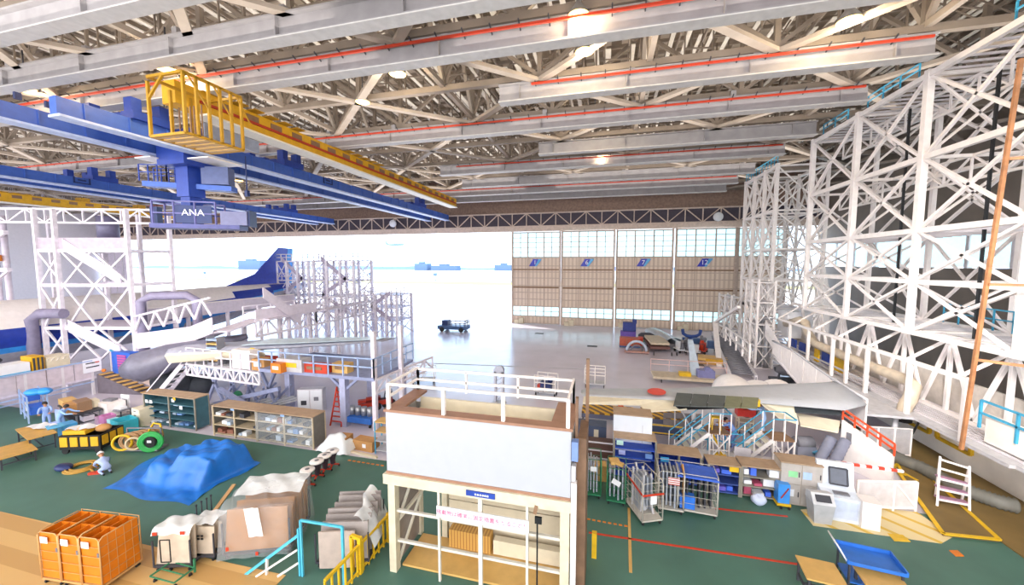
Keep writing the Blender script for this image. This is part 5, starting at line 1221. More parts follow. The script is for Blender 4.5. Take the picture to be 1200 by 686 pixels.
# ------------------------------------------------------------------ blue tarpaulin
qL, qF, qR, qB = V(-21.55, 11.0, 0), V(-16.7, 11.0, 0), V(-16.75, 14.45, 0), V(-22.6, 13.9, 0)
def sm(a, b, x): x = max(0, min(1, (x-a)/(b-a))); return x*x*(3-2*x)
def tarp(u, v):
    p = qL.lerp(qF, u).lerp(qB.lerp(qR, u), v)
    box = (.55*sm(.16, .3, u)*sm(.2, .42, v)*sm(1.0, .93, v)+.45*sm(.5, .56, u)*sm(.36, .46, v)*sm(1.0, .95, v))*sm(.95, .89, u)
    top = 1.1+.25*sm(.45, .3, u)
    f = .09*abs(math.sin(11*u+5*v+2*math.sin(6*v)))+.07*abs(math.sin(7*u-15*v+1.5*math.sin(9*u)))+.03*math.sin(31*u+17*v)-.06
    z = .02+box*top+f*(.35+box)*sm(0, .08, v)*sm(0, .06, u)
    return V(p.x+.15*math.sin(7*v+2*u)*(1-box), p.y+.12*math.sin(9*u)*(1-box), max(.02, z))
single('tarpaulin', MB().grid(tarp, 110, 72), M('tarp', '#1a70cc', .42, var=.09, bump=.3), 'bright blue tarpaulin draped over a load on the green floor', 'tarpaulin')
# ------------------------------------------------------------------ yellow tool wagon, reels, coil
t = thing('tool_wagon', 'black framed wagon with yellow panels behind the kneeling person', 'wagon', G(98, 531), None, world=False); t.rotation_euler = (0, 0, .32)
part('frame', MB().box((0, .5, .3), (2.0, 1.3, .1)).box((0, .5, .98), (2.0, .06, .06)).box((-.98, .5, .65), (.06, 1.3, .7)).box((.98, .5, .65), (.06, 1.3, .7)).box((0, -.13, .65), (1.98, .05, .7)).box((0, 1.13, .65), (1.98, .05, .7)), MATS['black'], t)
for k in range(4): part('yellow_panel', MB().box((-.75+k*.5, -.17, .68), (.36, .04, .5)), MATS['yellow'], t)
for k in range(3): part('yellow_panel', MB().box((1.02, .1+k*.42, .68), (.04, .3, .5)), MATS['yellow'], t)
part('yellow_tray', MB().box((-.4, .3, 1.1), (1.1, .6, .2)), MATS['yellow'], t)
part('white_sheet', MB().grid(lambda u, v: V(-.95+1.2*u, .1+.7*v, 1.24+.05*math.sin(9*u+4*v)), 8, 6), MATS['paper'], t); part('tan_bag', MB().grid(lambda u, v: V(.5+.35*math.cos(2*PI*u)*math.sin(PI*v), .6+.3*math.sin(2*PI*u)*math.sin(PI*v), 1.1-.2*math.cos(PI*v)), 10, 6), MATS['card'], t)
for x in (-.8, .8):
    for y in (-.05, 1.05): part('wheel', MB().cyl((x, y-.05, .16), (x, y+.05, .16), .16, n=14), MATS['rubber'], t)
t = thing('hose_reel_rack', 'rack of tan hose coils with a green hose reel at its right end', 'hose rack', G(163, 531), None, world=False); t.rotation_euler = (0, 0, .25)
part('frame', MB().box((0, .35, .12), (1.9, .7, .06)).bar((-.9, .35, .1), (-.9, .35, 1.2), .06).bar((.9, .35, .1), (.9, .35, 1.2), .06).bar((-.9, .35, 1.2), (.9, .35, 1.2), .06), MATS['midgrey'], t)
def ring(m, c, R, r, ax, n=20, wob=0):
    pts = []
    for k in range(n+1):
        a = 2*PI*k/n; q = V(R*math.cos(a), 0, R*math.sin(a)); q = V(q.x*math.cos(ax), q.x*math.sin(ax), q.z); pts.append(Vector(c)+q)
    return m.tube(pts, r, 7, False)
TAN = M('hosetan', '#a9825a', .6)
for k in range(5):
    m = MB(); ring(m, (-.6+k*.16, .15+k*.16, .58), .42, .055, .35); ring(m, (-.6+k*.16, .15+k*.16, .58), .34, .05, .35); part('hose_coil', m, TAN, t)
m = MB(); ring(m, (-.85, .0, .55), .4, .06, .35); part('hose_coil', m, MATS['hazard'], t, 'yellow hose coil'); m = MB(); ring(m, (-.25, .0, .5), .32, .06, .35); part('hose_coil', m, M('hosebeige', '#c6b190', .6), t)
m = MB()
for R in (.5, .42, .35): ring(m, (.65, .0, .6), R, .07, .35)
part('green_hose', m, M('hosegreen', '#2fa04c', .5), t, 'bright green hose'); part('reel_hub', MB().cyl((.65, -.08, .6), (.65, .1, .6), .3, n=18), MATS['black'], t); part('hub_label', MB().box((.66, -.09, .65), (.22, .01, .12), .0), MATS['paper'], t)
part('hose_loop', MB().tube([(.2, .4, 1.0), (.4, .5, 1.4), (.75, .5, 1.35), (.9, .4, .9)], .05), MATS['hazard'], t)
p = G(96, 549); m = MB()
for k, R in enumerate((.62, .55, .47, .4)):
    m.tube([p+V(R*math.cos(2*PI*j/24), R*.95*math.sin(2*PI*j/24), .045+.05*(k % 2)) for j in range(25)], .045, 6, False)
m.tube([p+V(.6, 0, .05), p+V(.95, -.1, .05), p+V(1.3, -.2, .08)], .045, 6)
single('hose_coil', m, M('hoseyellow', '#b58a3a', .6), 'yellow tan hose coiled flat on the floor beside the kneeling person', 'hose')
p = G(75, 551); single('tool_bag', MB().grid(lambda u, v: V(p.x+.45*math.cos(2*PI*u)*math.sin(PI*v)**.6, p.y+.28*math.sin(2*PI*u)*math.sin(PI*v)**.6, .14-.14*math.cos(PI*v)), 14, 8), MATS['navy'], 'dark navy soft bag on the floor left of the hose coil', 'bag')
p = G(112, 556); single('red_tool', MB().box((p.x, p.y, .06), (.5, .16, .12), .5).box((p.x+.1, p.y+.1, .12), (.16, .2, .1), .5), MATS['red'], 'red hand tool on the floor at the kneeling person’s hands', 'tool')

# ------------------------------------------------------------------ work tables at left
tb = table('yellow topped work table at the left edge with white sheets on it', 42, 505, 2.6, 1.0, .85, -.25, M('tabletop', '#c79a4e', .5, var=.1))
table('low yellow topped table at the left edge in front of the other', 16, 527, 2.0, 1.2, .6, -.25, MATS['tabletop'])
p = G(48, 500, .87); single('white_sheet', MB().grid(lambda u, v: V(p.x-.6+1.2*u+.1*v, p.y-.35+.7*v, .87+.08*abs(math.sin(5*u+4*v))), 10, 7), MATS['paper'], 'crumpled white sheet on the left work table', 'sheet')
p = G(64, 500, .88); single('blue_sheet', MB().box((p.x, p.y, .89), (.8, .6, .04), -.3), MATS['skyblue'], 'light blue sheet at the right end of the left work table', 'sheet')
plain_box('blue_crate', 71, 514, .75, .6, .8, -.2, M('cratesky', '#4f9fd8', .4), 'sky blue crate on the floor at the right end of the left work table', 'crate')
t = thing('wire_chair', 'clear plastic chair back by the two people at the left table', 'chair', G(63, 505), None, world=False); part('seat', MB().box((0, 0, .45), (.5, .5, .05)), M('clearblue', '#a9bbe8', .3), t); part('backrest', MB().box((0, .25, .85), (.5, .05, .7)), MATS['clearblue'], t)
for x in (-.22, .22):
    for y in (-.22, .22): part('leg', MB().bar((x, y, 0), (x, y, .45), .04), MATS['steel'], t)
t = thing('rail_rack', 'pale blue railed rack at the left edge holding blue goods', 'rack', G(30, 492), None, world=False); t.rotation_euler = (0, 0, -.3)
m = MB()
for x in (-1.6, -.2, 1.2): m.bar((x, 0, 0), (x, 0, 1.7), .07); m.bar((x, .8, 0), (x, .8, 1.7), .07)
for z in (.4, 1.0, 1.65): m.bar((-1.6, 0, z), (1.2, 0, z), .06); m.bar((-1.6, .8, z), (1.2, .8, z), .06)
part('rail', m, MATS['railblue'], t); part('blue_goods', MB().box((-.9, .4, 1.25), (1.2, .6, .4)).box((.5, .4, .7), (1.1, .6, .5)), M('goodsblue', '#2f62c4', .5), t)
for px, py, s_, lb in ((40, 463, .55, 'left bright blue tarp bundle on the rack behind the two people'), (52, 462, .5, 'right bright blue tarp bundle on the rack behind the two people')):
    p = G(px, py, 1.75); single('blue_bundle', MB().grid(lambda u, v: V(p.x+s_*math.cos(2*PI*u)*math.sin(PI*v), p.y+s_*.7*math.sin(2*PI*u)*math.sin(PI*v), 1.72+.22-.22*math.cos(PI*v)), 12, 7), M('bundle', '#2f8fe0', .4), lb, 'bundle', 'blue bundles')
t = thing('dark_bench', 'dark workbench strewn with goods behind the white chest', 'bench', G(95, 493), None, world=False); t.rotation_euler = (0, 0, -.25)
part('top', MB().box((0, 0, .85), (3.4, 1.2, .08)), MATS['darkgrey'], t); part('lower_shelf', MB().box((0, 0, .3), (3.3, 1.1, .05)), MATS['darkgrey'], t)
for x in (-1.6, 1.6):
    for y in (-.5, .5): part('leg', MB().bar((x, y, 0), (x, y, .85), .08), MATS['midgrey'], t)
for k, (px, py, w_, d_, h_, mt, lb) in enumerate(((85, 482, .9, .6, .5, 'card', 'brown carton on the dark workbench, left of the others'), (97, 480, 1.0, .6, .6, 'brown', 'brown wooden block on the dark workbench, middle of the others'), (107, 477, .7, .6, .45, 'cream', 'cream parcel at the right end of the dark workbench'), (80, 474, 1.2, .6, .35, 'ply', 'long tan carton behind the dark workbench goods'))):
    p = G(px, py, .9); single('carton', MB().box((p.x, p.y, .9+h_/2), (w_, d_, h_), -.25), MATS[mt], lb, 'carton', 'cartons on the dark workbench')
t = plain_box('white_chest', 121, 494, 1.1, .9, 1.15, -.1, MATS['white'], 'white chest with clutter on its lid beside the yellow steps', 'chest'); part('clutter', MB().box((-.2, .5, 1.22), (.6, .4, .12), .3), MATS['midgrey'], t)
def basket(label, px, py, mat, w=.55, h=.5, rz=-.2):
    t = thing('plastic_basket', label, 'basket', G(px, py), 'plastic baskets', world=False); t.rotation_euler = (0, 0, rz)
    m = MB(); m.box((0, 0, .03), (w, w*.8, .05))
    for x in (-w/2, w/2): m.box((x, 0, h/2), (.04, w*.8, h))
    for y in (-w*.4, w*.4): m.box((0, y, h/2), (w, .04, h))
    part('basket_body', m, mat, t); part('rim', MB().frame((-w/2, -w*.4, h), (w/2, -w*.4, h), (w/2, w*.4, h), (-w/2, w*.4, h), .06), mat, t); return t
basket('white basket, leftmost of the small baskets near the yellow wagon', 103, 498, MATS['lilac'], .55, .6)
basket('narrow pale pink basket second in the row of small baskets', 118, 499, M('rosepale', '#c9a4c0', .4), .4, .55)
basket('pink basket in the middle of the row of small baskets', 127, 500, M('pinkbasket', '#c77fb4', .4), .65, .7)
basket('pale mint basket between the pink and teal ones', 134, 503, M('mintbasket', '#a9d6dc', .4), .5, .6)
basket('teal basket at the right end of the small baskets', 147, 506, M('tealbasket', '#3fb0c4', .4), 1.05, .75)
t = thing('drawer_chest', 'cream drawer chest left of the dark green shelf', 'cabinet', G(160, 500), None, world=False); t.rotation_euler = (0, 0, -.15)
part('carcass', MB().box((0, .35, .55), (.9, .7, 1.1)), MATS['cream'], t)
for k in range(4): dr = part('drawer', MB().box((0, -.01, .17+k*.26), (.8, .03, .22)), MATS['creamlight'], t); part('handle', MB().box((0, -.04, .19+k*.26), (.2, .03, .03)), MATS['darkgrey'], dr)
t = thing('printer_cart', 'grey wheeled cart with small items before the drawer chest', 'cart', G(143, 492), None, world=False); part('top', MB().box((0, 0, .7), (.9, .6, .06)), MATS['midgrey'], t); part('lower_tray', MB().box((0, 0, .25), (.9, .6, .05)), MATS['midgrey'], t)
for x in (-.4, .4):
    for y in (-.25, .25): part('leg', MB().bar((x, y, .06), (x, y, .7), .05), MATS['darkgrey'], t)
part('paper_tray', MB().box((0, 0, .8), (.5, .35, .14)), MATS['paper'], t)
t = thing('notice_stand', 'white board with black barcode like marks at the foot of the steps', 'notice board', G(148, 484), None, world=False); part('panel', MB().box((0, 0, .7), (.75, .06, 1.1)), MATS['paper'], t); m = MB()
for k in range(4): m.box((-.18+k*.12, -.04, .7), (.07, .01, .5))
part('marks', m, MATS['darkgrey'], t); part('foot', MB().box((0, 0, .08), (.8, .4, .1)), MATS['lightgrey'], t)

# ------------------------------------------------------------------ raised walkway with yellow steps
t = thing('raised_walkway', 'pale panelled raised walkway at the left with yellow edged steps', 'walkway', (-38, 17, 0))
PW = M('parapetrose', '#c9bcc4', .5, var=.1)
yy = [14.2, 15.6, 17.0, 18.4, 19.4]
for a, b in zip(yy, yy[1:]): part('parapet_panel', MB().b2((-38.05, a+.03, 1.35), (-37.95, b-.03, 2.55)), PW, t)
part('deck', MB().b2((-40.5, 14.2, 1.2), (-37.95, 19.6, 1.35)), MATS['lilac'], t)
m = MB()
for y in (14.2, 16, 17.8, 19.4): m.b2((-38.08, y-.07, 0), (-37.94, y+.07, 2.62))
part('post', m, MATS['white2'], t)
m = MB().bar((-37.9, 14.2, 2.62), (-37.9, 19.4, 2.62), .09).bar((-37.9, 14.2, 1.0), (-37.9, 19.4, 1.0), .08).bar((-37.7, 14.2, .75), (-37.7, 18, .75), .06); part('rail', m, MATS['railblue'], t)
A0, B0 = V(-37.9, 19.6, 1.5), V(-34.0, 20.2, 0)
part('stair_side', MB().poly([A0+V(0, .9, .2), B0+V(0, .9, .1), B0+V(0, .9, 1.1), A0+V(0, .9, 1.6)], (0, .06, 0)), M('stairrose', '#d0bdb8', .5), t)
part('stair_rail', MB().bar(A0+V(0, .9, 1.7), B0+V(0, .9, 1.2), .1), MATS['teal'], t)
part('stair_body', MB().poly([A0, B0, V(B0.x, B0.y, 0), V(A0.x, A0.y, 0)], (0, .85, 0)), M('stairdark', '#6f6670', .6), t)
for k in range(8): p = A0.lerp(B0, (k+.5)/8); part('step', MB().box((p.x, p.y+.42, p.z+.06), (.36, .8, .07)), MATS['ply'], t, 'yellow edged step')
p = GX(109, 429, -37.85)
sg = thing('sign_board', 'white sign board with faded red and black lines on the raised walkway parapet', 'sign', (-37.8, p.y, 2.3))
part('board', MB().b2((-37.9, p.y-.55, 1.75), (-37.86, p.y+.5, 2.75)), MATS['paper'], sg); m = MB().b2((-37.85, p.y-.4, 2.42), (-37.84, p.y+.1, 2.5)).b2((-37.85, p.y-.4, 2.12), (-37.84, p.y+.35, 2.2)); part('dark_line', m, MATS['darkgrey'], sg); part('red_line', MB().b2((-37.85, p.y+.12, 2.42), (-37.84, p.y+.38, 2.5)), MATS['red'], sg)
single('warning_lamp', MB().lathe([(0, -.14), (.1, -.1), (.14, 0), (.1, .1), (0, .14)], (-37.75, p.y+.55, 1.72), 12), MATS['orange'], 'small orange ball at the lower right corner of the sign board', 'lamp')
for y0, y1, z0, z1, mt, lb in ((14.4, 16.6, 2.45, 3.2, 'paper', 'long white case on the raised walkway at the left edge'), (16.7, 17.3, 1.4, 3.5, 'yellow', 'yellow barred stand on the raised walkway between the cases'), (17.4, 18.6, 2.3, 3.3, 'cream', 'cream bundle with round ends on the raised walkway')):
    t = thing('walkway_case', lb, 'case', (-39.3, (y0+y1)/2, 1.35), 'goods on the raised walkway')
    part('body', MB().b2((-39.9, y0, 1.35), (-38.7, y1, z1)), MATS[mt], t)
    if mt == 'yellow':
        m = MB()
        for k in range(3): m.b2((-38.72, y0+.05+k*.2, 1.5), (-38.66, y0+.14+k*.2, 3.4))
        part('bar', m, MATS['darkgrey'], t)
    elif mt == 'cream':
        m = MB()
        for k in range(4): m.lathe([(0, -.05), (.13, -.04), (.13, .05)], (-38.7, y0+.15+k*.3, 3.1), 10, 'X')
        part('round_end', m, MATS['paper'], t)
    else: part('trim', MB().b2((-38.7, y0, 2.5), (-38.66, y1, 2.6)), MATS['skyblue'], t)
t = thing('blue_cage', 'blue and magenta striped crate standing on the walkway above the steps', 'crate', (-36.4, 20.6, 1.4)); part('body', MB().b2((-37.6, 20.4, 1.4), (-35.6, 21.0, 3.1)), MATS['goodsblue'], t); part('slats', MB().b2((-36.9, 20.34, 1.8), (-36.0, 20.4, 2.9)), stripes('magslat', '#7a4a9a', '#c0568f', 5, 'Z'), t)

# ------------------------------------------------------------------ shop floor along the shelves
p = G(390, 531); single('plastic_bundle', MB().grid(lambda u, v: V(p.x+.95*(u-.5)*2, p.y+.4+.55*(v-.5)*2, .05+.85*math.sin(PI*min(1, max(0, v)))**.5*math.sin(PI*u)**.6+.05*math.sin(15*u+9*v)), 18, 12), M('plasticwhite', '#e3e6ea', .3, var=.03), 'white plastic wrapped bundle at the right end of the cream shelves', 'bundle')
plain_box('cardboard_box', 398, 529, .75, .7, .7, .1, MATS['card'], 'cardboard box partly behind the white plastic bundle', 'box')
t = plain_box('cardboard_box', 425, 529, 1.25, .6, .55, -.08, MATS['card'], 'wide cardboard box with a small white label, right of the plastic bundle', 'box'); part('label_sticker', MB().box((.1, -.01, .3), (.22, .01, .2)), MATS['paper'], t)
p = G(428, 533); single('timber_strip', MB().box((p.x, p.y-.1, .05), (1.7, .14, .1), -.12), MATS['cream'], 'pale timber strip on the floor before the wide cardboard box', 'timber')
t = thing('small_rack', 'small teal rack with tan shelves beside the hoist', 'rack', G(448, 533), None, world=False)
m = MB()
for x in (-.4, .4):
    for y in (0, .6): m.bar((x, y, 0), (x, y, 1.75), .05)
part('upright', m, MATS['teal'], t)
for z in (.2, .7, 1.2, 1.72): part('shelf_board', MB().box((0, .3, z), (.84, .64, .05)), MATS['ply'] if z > 1 else MATS['lightgrey'], t)
t = thing('electrical_cabinet', 'white two door electrical cabinet beneath the wing platform', 'cabinet', G(364, 484), None, world=False); t.rotation_euler = (0, 0, .35)
part('carcass', MB().box((0, .3, .8), (1.6, .6, 1.6)), MATS['white2'], t)
for x in (-.4, .4): part('door', MB().box((x, -.01, .8), (.72, .03, 1.45)), MATS['paper'], t)
part('vent', MB().box((-.4, -.03, .7), (.35, .01, .3)), MATS['darkgrey'], t); part('vent', MB().box((.4, -.03, .95), (.3, .01, .25)), MATS['midgrey'], t)
t = thing('red_ladder', 'red step ladder beside the wing platform leg', 'ladder', G(400, 496), None, world=False)
m = MB()
for s_ in (-.4, .4): m.bar((s_, -.5, 0), (s_*.6, 0, 2.3), .07); m.bar((s_, .5, 0), (s_*.6, 0, 2.3), .06)
part('frame', m, MATS['red'], t)
for k in range(7): f_ = (k+1)/8; part('rung', MB().box((0, -.5+.5*f_, 2.3*f_), (.8-.3*f_, .12, .04)), MATS['red'], t)
t = thing('blue_cart', 'blue flat cart loaded with silver cans right of the red ladder', 'cart', G(424, 498), None, world=False); part('tray', MB().box((0, 0, .45), (1.9, .9, .35)), M('cartblue', '#2f66b8', .5), t); casters(t, 1.8, .8, .12)
for k in range(4): part('can', MB().cyl((-.65+k*.42, 0, .62), (-.65+k*.42, 0, 1.15), .18, n=12), MATS['steel'], t)
for px, py, lb in ((432, 482, 'red and grey service scooter at the left of the scooter row'), (441, 479, 'red service scooter in the middle of the scooter row'), (449, 477, 'dark red service scooter at the right of the scooter row')):
    t = thing('service_scooter', lb, 'scooter', G(px, py), 'service scooters by the hoist', world=False); t.rotation_euler = (0, 0, .6)
    part('body', MB().box((0, 0, .45), (1.3, .4, .3)).box((-.4, 0, .75), (.5, .35, .15)), MATS['red'] if 'dark' not in lb else M('redbrown', '#8a2f2f', .5), t)
    part('handlebar', MB().bar((.5, 0, .5), (.6, 0, 1.1), .07).bar((.6, -.35, 1.1), (.6, .35, 1.1), .05), MATS['darkgrey'], t)
    for x in (-.5, .6): part('wheel', MB().cyl((x, -.07, .24), (x, .07, .24), .24, n=14), MATS['rubber'], t)
# four low spools
for k, (px, py, lb) in enumerate(((361, 571, 'white topped wheeled spool stand nearest the plastic covered rack'), (372, 560, 'white topped wheeled spool stand, second of the row of four'), (381, 553, 'white topped wheeled spool stand, third of the row of four'), (390, 547, 'white topped wheeled spool stand farthest back in the row of four'))):
    t = thing('spool_stand', lb, 'stand', G(px, py), 'row of wheeled spool stands', world=False)
    part('top_disc', MB().lathe([(0, .84), (.29, .84), (.31, .81), (.31, .76), (.24, .74), (0, .74)], n=20), MATS['white'], t); part('hub', MB().lathe([(.1, .845), (0, .85)], n=10), MATS['midgrey'], t)
    part('stem', MB().lathe([(.24, .74), (.16, .5), (.12, .3), (.1, .15)], n=12), M('spool', '#4a3a44', .5), t)
    m = MB()
    for j in range(4): a = j*PI/2+.4; m.bar((0, 0, .14), (.3*math.cos(a), .3*math.sin(a), .1), .06)
    part('foot', m, MATS['red'], t)
    for j in range(4): a = j*PI/2+.4; part('caster', MB().cyl((.3*math.cos(a)-.02, .3*math.sin(a), .05), (.3*math.cos(a)+.02, .3*math.sin(a), .05), .05, n=8), MATS['rubber'], t)

# ------------------------------------------------------------------ foreground panel carts
CLEAR = M('clearwrap', '#e9ebee', .25, alpha=.2); CLEAR2 = M('clearwrap2', '#f0f2f4', .3, alpha=.8)
def panel_cart(label, c, rz, w, d, h, n, mat, wrap):
    t = thing('panel_cart', label, 'panel cart', c, 'carts of wrapped panels', world=False); t.rotation_euler = (0, 0, rz)
    part('base', MB().box((0, 0, .2), (w, d, .07)), MATS['darkgrey'], t); casters(t, w, d, .08)
    m = MB()
    for x in (-w/2, w/2):
        for y in (-d/2, d/2): m.bar((x, y, .2), (x, y, h*.75), .04)
    part('stake', m, MATS['darkgrey'], t)
    for k in range(n):
        y = -d/2+.08+(d-.16)*k/max(1, n-1); hh = h*random.uniform(.86, 1.0); o = random.uniform(-.05, .05)
        part('panel', MB().poly([(-w/2+.05+o, y, .24), (w/2-.05+o, y, .24), (w/2-.05+o, y+.05, hh), (-w/2+.15+o, y+.05, hh)], (0, .04, 0)), mat, t)
    return t
BE = M('panelbeige', '#c9b8a4', .5)
t = panel_cart('beige panel cart under a white plastic cap with red tape, nearest the orange cages', G(203, 668)+V(0, .3, 0), .3, 1.15, .8, 1.45, 4, BE, 1)
part('plastic_cap', MB().grid(lambda u, v: V(-.6+1.2*u, -.42+.84*v, 1.5-.45*max(0, abs(v-.5)*2-.75)*4*.4-.1*abs(u-.5)+.03*math.sin(13*u+7*v)), 14, 10), CLEAR2, t, 'white plastic cap')
for x in (-.45, .4): part('red_tape', MB().box((x, -.44, 1.36), (.14, .02, .1)), MATS['red'], t)
part('dark_frame', MB().frame((-.3, -.45, .4), (.0, -.45, .4), (.0, -.45, 1.15), (-.3, -.45, 1.15), .025), MATS['black'], t)
t = panel_cart('beige panel cart with small dark window marks, right of the capped one', G(240, 660)+V(-.15, .35, 0), .25, .75, .7, 1.35, 3, BE, 1)
part('plastic_cap', MB().grid(lambda u, v: V(-.4+.8*u, -.37+.74*v, 1.4-.1*abs(v-.5)+.03*math.sin(11*u+9*v)), 10, 8), CLEAR2, t, 'white plastic cap'); m = MB()
for x in (-.1, .02):
    for z in (.85, .95): m.box((x, -.38, z), (.09, .01, .07))
part('dark_mark', m, MATS['black'], t); part('red_tape', MB().box((-.3, -.38, 1.2), (.1, .02, .12)), MATS['red'], t)
BR = M('panelbrown', '#a8743f', .5, var=.1)
t = panel_cart('wide cart of brown panels shrouded in clear plastic in the centre left foreground', G(305, 642)+V(0, .4, 0), .38, 2.1, 1.7, 1.75, 7, BR, 1)
def shroud(u, v):
    a = 2*PI*u; c_, s_ = math.cos(a), math.sin(a); k = 1/max(abs(c_), abs(s_)); top = sm(.55, 1, v)
    x, y = 1.15*c_*k*(1-.98*top), .98*s_*k*(1-.98*top); z = 1.88*min(1, v/.6) if v < .6 else 1.88+.08*top
    w_ = .05*math.sin(11*a+5*v)*(1-top); return V(x+w_, y+w_, max(.12, z)+.02*math.sin(9*a))
part('clear_shroud', MB().grid(shroud, 56, 16), CLEAR, t, 'clear plastic shroud')
part('white_cap', MB().grid(lambda u, v: V(-1.1+2.2*u, -.05+1.05*v, 1.93-.25*max(0, .5-v)-.1*abs(u-.5)+.03*math.sin(17*u+8*v)), 18, 10), CLEAR2, t, 'white plastic top')
part('white_drape', MB().grid(lambda u, v: V(-.25+.45*u+.12*v, -1.04-.02*math.sin(9*u), 1.9-1.0*v+.02*math.sin(12*v)), 8, 10), CLEAR2, t, 'gathered plastic'); part('red_tape', MB().box((-.8, -1.06, .55), (.08, .02, .12)).box((.1, -1.06, .3), (.08, .02, .12)), MATS['red'], t)
GP = M('panelmauve', '#9d938f', .45)
t = panel_cart('cart of upright grey panels with white plastic at its right side, behind the teal gate', G(402, 655)+V(.0, .5, 0), .3, 1.7, 1.75, 1.6, 9, GP, 1)
part('plastic_drape', MB().grid(lambda u, v: V(.35+.65*u+.1*math.sin(6*v), -.75+1.75*v, 1.68-(u**2)*1.1+.05*math.sin(13*v+5*u)), 12, 14), CLEAR2, t, 'white plastic drape')
part('mesh_panel', MB().box((-.1, -1.0, .75), (1.15, .05, 1.25)), M('panelrose', '#b5a49a', .5), t)
m = MB()
for k in range(4):
    for x in (0, .12): m.box((.25+x, -.6+k*.3, 1.2+.05*k), (.09, .02, .06))
part('dark_mark', m, MATS['black'], t)
# stair rails
t = thing('teal_handrail', 'teal blue gate frame and sloping handrail beside the grey panels', 'handrail', (-9.4, 9.3, 0))
TE = M('tealrail', '#4fb3cf', .45)
q = lambda px, py, y: GY(px, py, y)
yg = 9.3
P1, P2 = q(352, 610, yg), q(401, 618, yg)
m = MB().bar(V(P1.x, yg, 0), P1, .06).bar(P1, P2, .06).bar(P2, V(P2.x, yg, 0), .07).bar(V(P1.x-.1, yg, 0), P1+V(-.1, 0, -.3), .06); part('gate_frame', m, TE, t)
m = MB().bar(q(350, 627, yg), q(286, 675, 8.9), .08); part('sloping_rail', m, TE, t)
m = MB().bar(q(348, 645, yg), q(300, 676, 8.9), .05).bar(q(350, 660, yg), q(325, 676, 8.9), .05).bar(q(313, 655, 9.05), q(312, 690, 9.05), .06); part('lower_rail', m, MATS['white'], t, 'white lower rail')
t = thing('yellow_handrail', 'yellow barred handrail along the left side of the hoist', 'handrail', (-7.55, 10, 0))
a, b = V(-7.62, 8.4, 1.0), V(-7.45, 11.3, 1.0)
m = MB().bar(a, b, .08).bar(a-V(0, 0, .85), b-V(0, 0, .85), .06)
for k in range(12): p = a.lerp(b, k/11); m.bar(V(p.x, p.y, 0), p, .05)
m.bar(V(b.x, b.y, 0), b+V(0, 0, .1), .09); part('barred_rail', m, MATS['hazard'], t)
m = MB(); p = a.lerp(b, .5); m.bar(V(p.x-.3, p.y, 0), V(p.x-.3, p.y, 1.25), .1).bar(V(p.x-.3, p.y, 1.25), V(p.x, p.y, 1.2), .1).bar(V(p.x, p.y, 0), V(p.x, p.y, 1.25), .12); part('gate_post', m, MATS['hazard'], t)
single('yellow_post', MB().box((-.25, 12.4, .45), (.16, .16, .9)), MATS['hazard'], 'yellow post just right of the brown hoist mast', 'post')
for k, (px, py) in enumerate(((232, 625), (238, 620), (244, 616), (249, 612))):
    p = G(px, py); single('thin_post', MB().cyl((p.x, p.y, 0), (p.x, p.y, 1.05), .022, n=6).cyl((p.x, p.y, 0), (p.x, p.y, .03), .1, n=10).cyl((p.x, p.y, 1.05), (p.x, p.y, 1.1), .035, n=8), MATS['darkgrey'], ('thin black post nearest the wrapped carts, first of four', 'second thin black post from the wrapped carts', 'third thin black post from the wrapped carts', 'thin black post farthest back, beside the leaning plank')[k], 'post', 'row of thin black posts')
a, b = G(230, 640)+V(0, 0, .35), G(276, 594)+V(0, 0, .95)
single('timber_plank', MB().bar(a, b, .14, .05), M('plank', '#c2996a', .5), 'long tan plank leaning from the small carts toward the brown panel cart', 'plank')
t = thing('green_trolley', 'low green tubular trolley frame before the capped panel cart', 'trolley', G(213, 672)+V(0, -.25, 0), None, world=False); m = MB()
for x in (-.5, .5): m.bar((x, -.3, .25), (x, .3, .25), .04); m.bar((x, .3, .1), (x, .3, .55), .05)
for y in (-.3, 0, .3): m.bar((-.5, y, .25), (.5, y, .25), .03)
part('frame', m, GRN, t); casters(t, 1.0, .6, .05)

# ------------------------------------------------------------------ things on the open floor and by the door
t = thing('tail_stand', 'slim white round topped lattice post standing beyond the hoist', 'stand', G(585, 474), None, world=False)
m = MB()
for x in (-.27, .27): m.bar((x, 0, .15), (x, 0, 2.4), .15, .3)
for k in range(6): m.bar((-.22, 0, .3+k*.34), (.22, 0, .62+k*.34), .08)
part('lattice_post', m, M('postgrey', '#b4b6c4', .5), t); part('round_top', MB().cyl((0, -.15, 2.45), (0, .15, 2.45), .36, n=18), M('postgrey', '#b4b6c4', .5), t); part('base', MB().box((0, 0, .1), (.9, .6, .18)), MATS['lightgrey'], t)
for px, py, w_, h_, rz, lb in ((497, 450, 1.8, 1.0, .3, 'low white railed cart on the open floor left of the hoist rail'), (640, 464, 1.6, 1.2, -.1, 'white railed cart holding dark equipment right of the lattice post'), (697, 454, 1.6, 1.2, 0, 'white railed cart just beyond the wing tip')):
    t = thing('railed_cart', lb, 'cart', G(px, py), 'white railed carts on the open floor', world=False); t.rotation_euler = (0, 0, rz)
    part('tray', MB().box((0, 0, .4), (w_, .9, .1)), MATS['lightgrey'], t); m = MB()
    for s_ in (-.45, .45): railing(m, [(-w_/2, s_, .45), (w_/2, s_, .45)], h_, .025, .8)
    part('rail', m, MATS['white'], t); casters(t, w_, .8, .16)
    if '640' in str(px): part('equipment', MB().box((0, 0, .8), (.8, .6, .6)).cyl((.3, 0, 1.1), (.3, 0, 1.4), .2), MATS['navy'], t); part('red_box', MB().box((-.5, 0, .65), (.3, .4, .4)), MATS['red'], t)
t = thing('scissor_lift', 'dark blue flat aircraft tug far out on the floor near the open doorway', 'vehicle', G(532, 388), None, world=False)
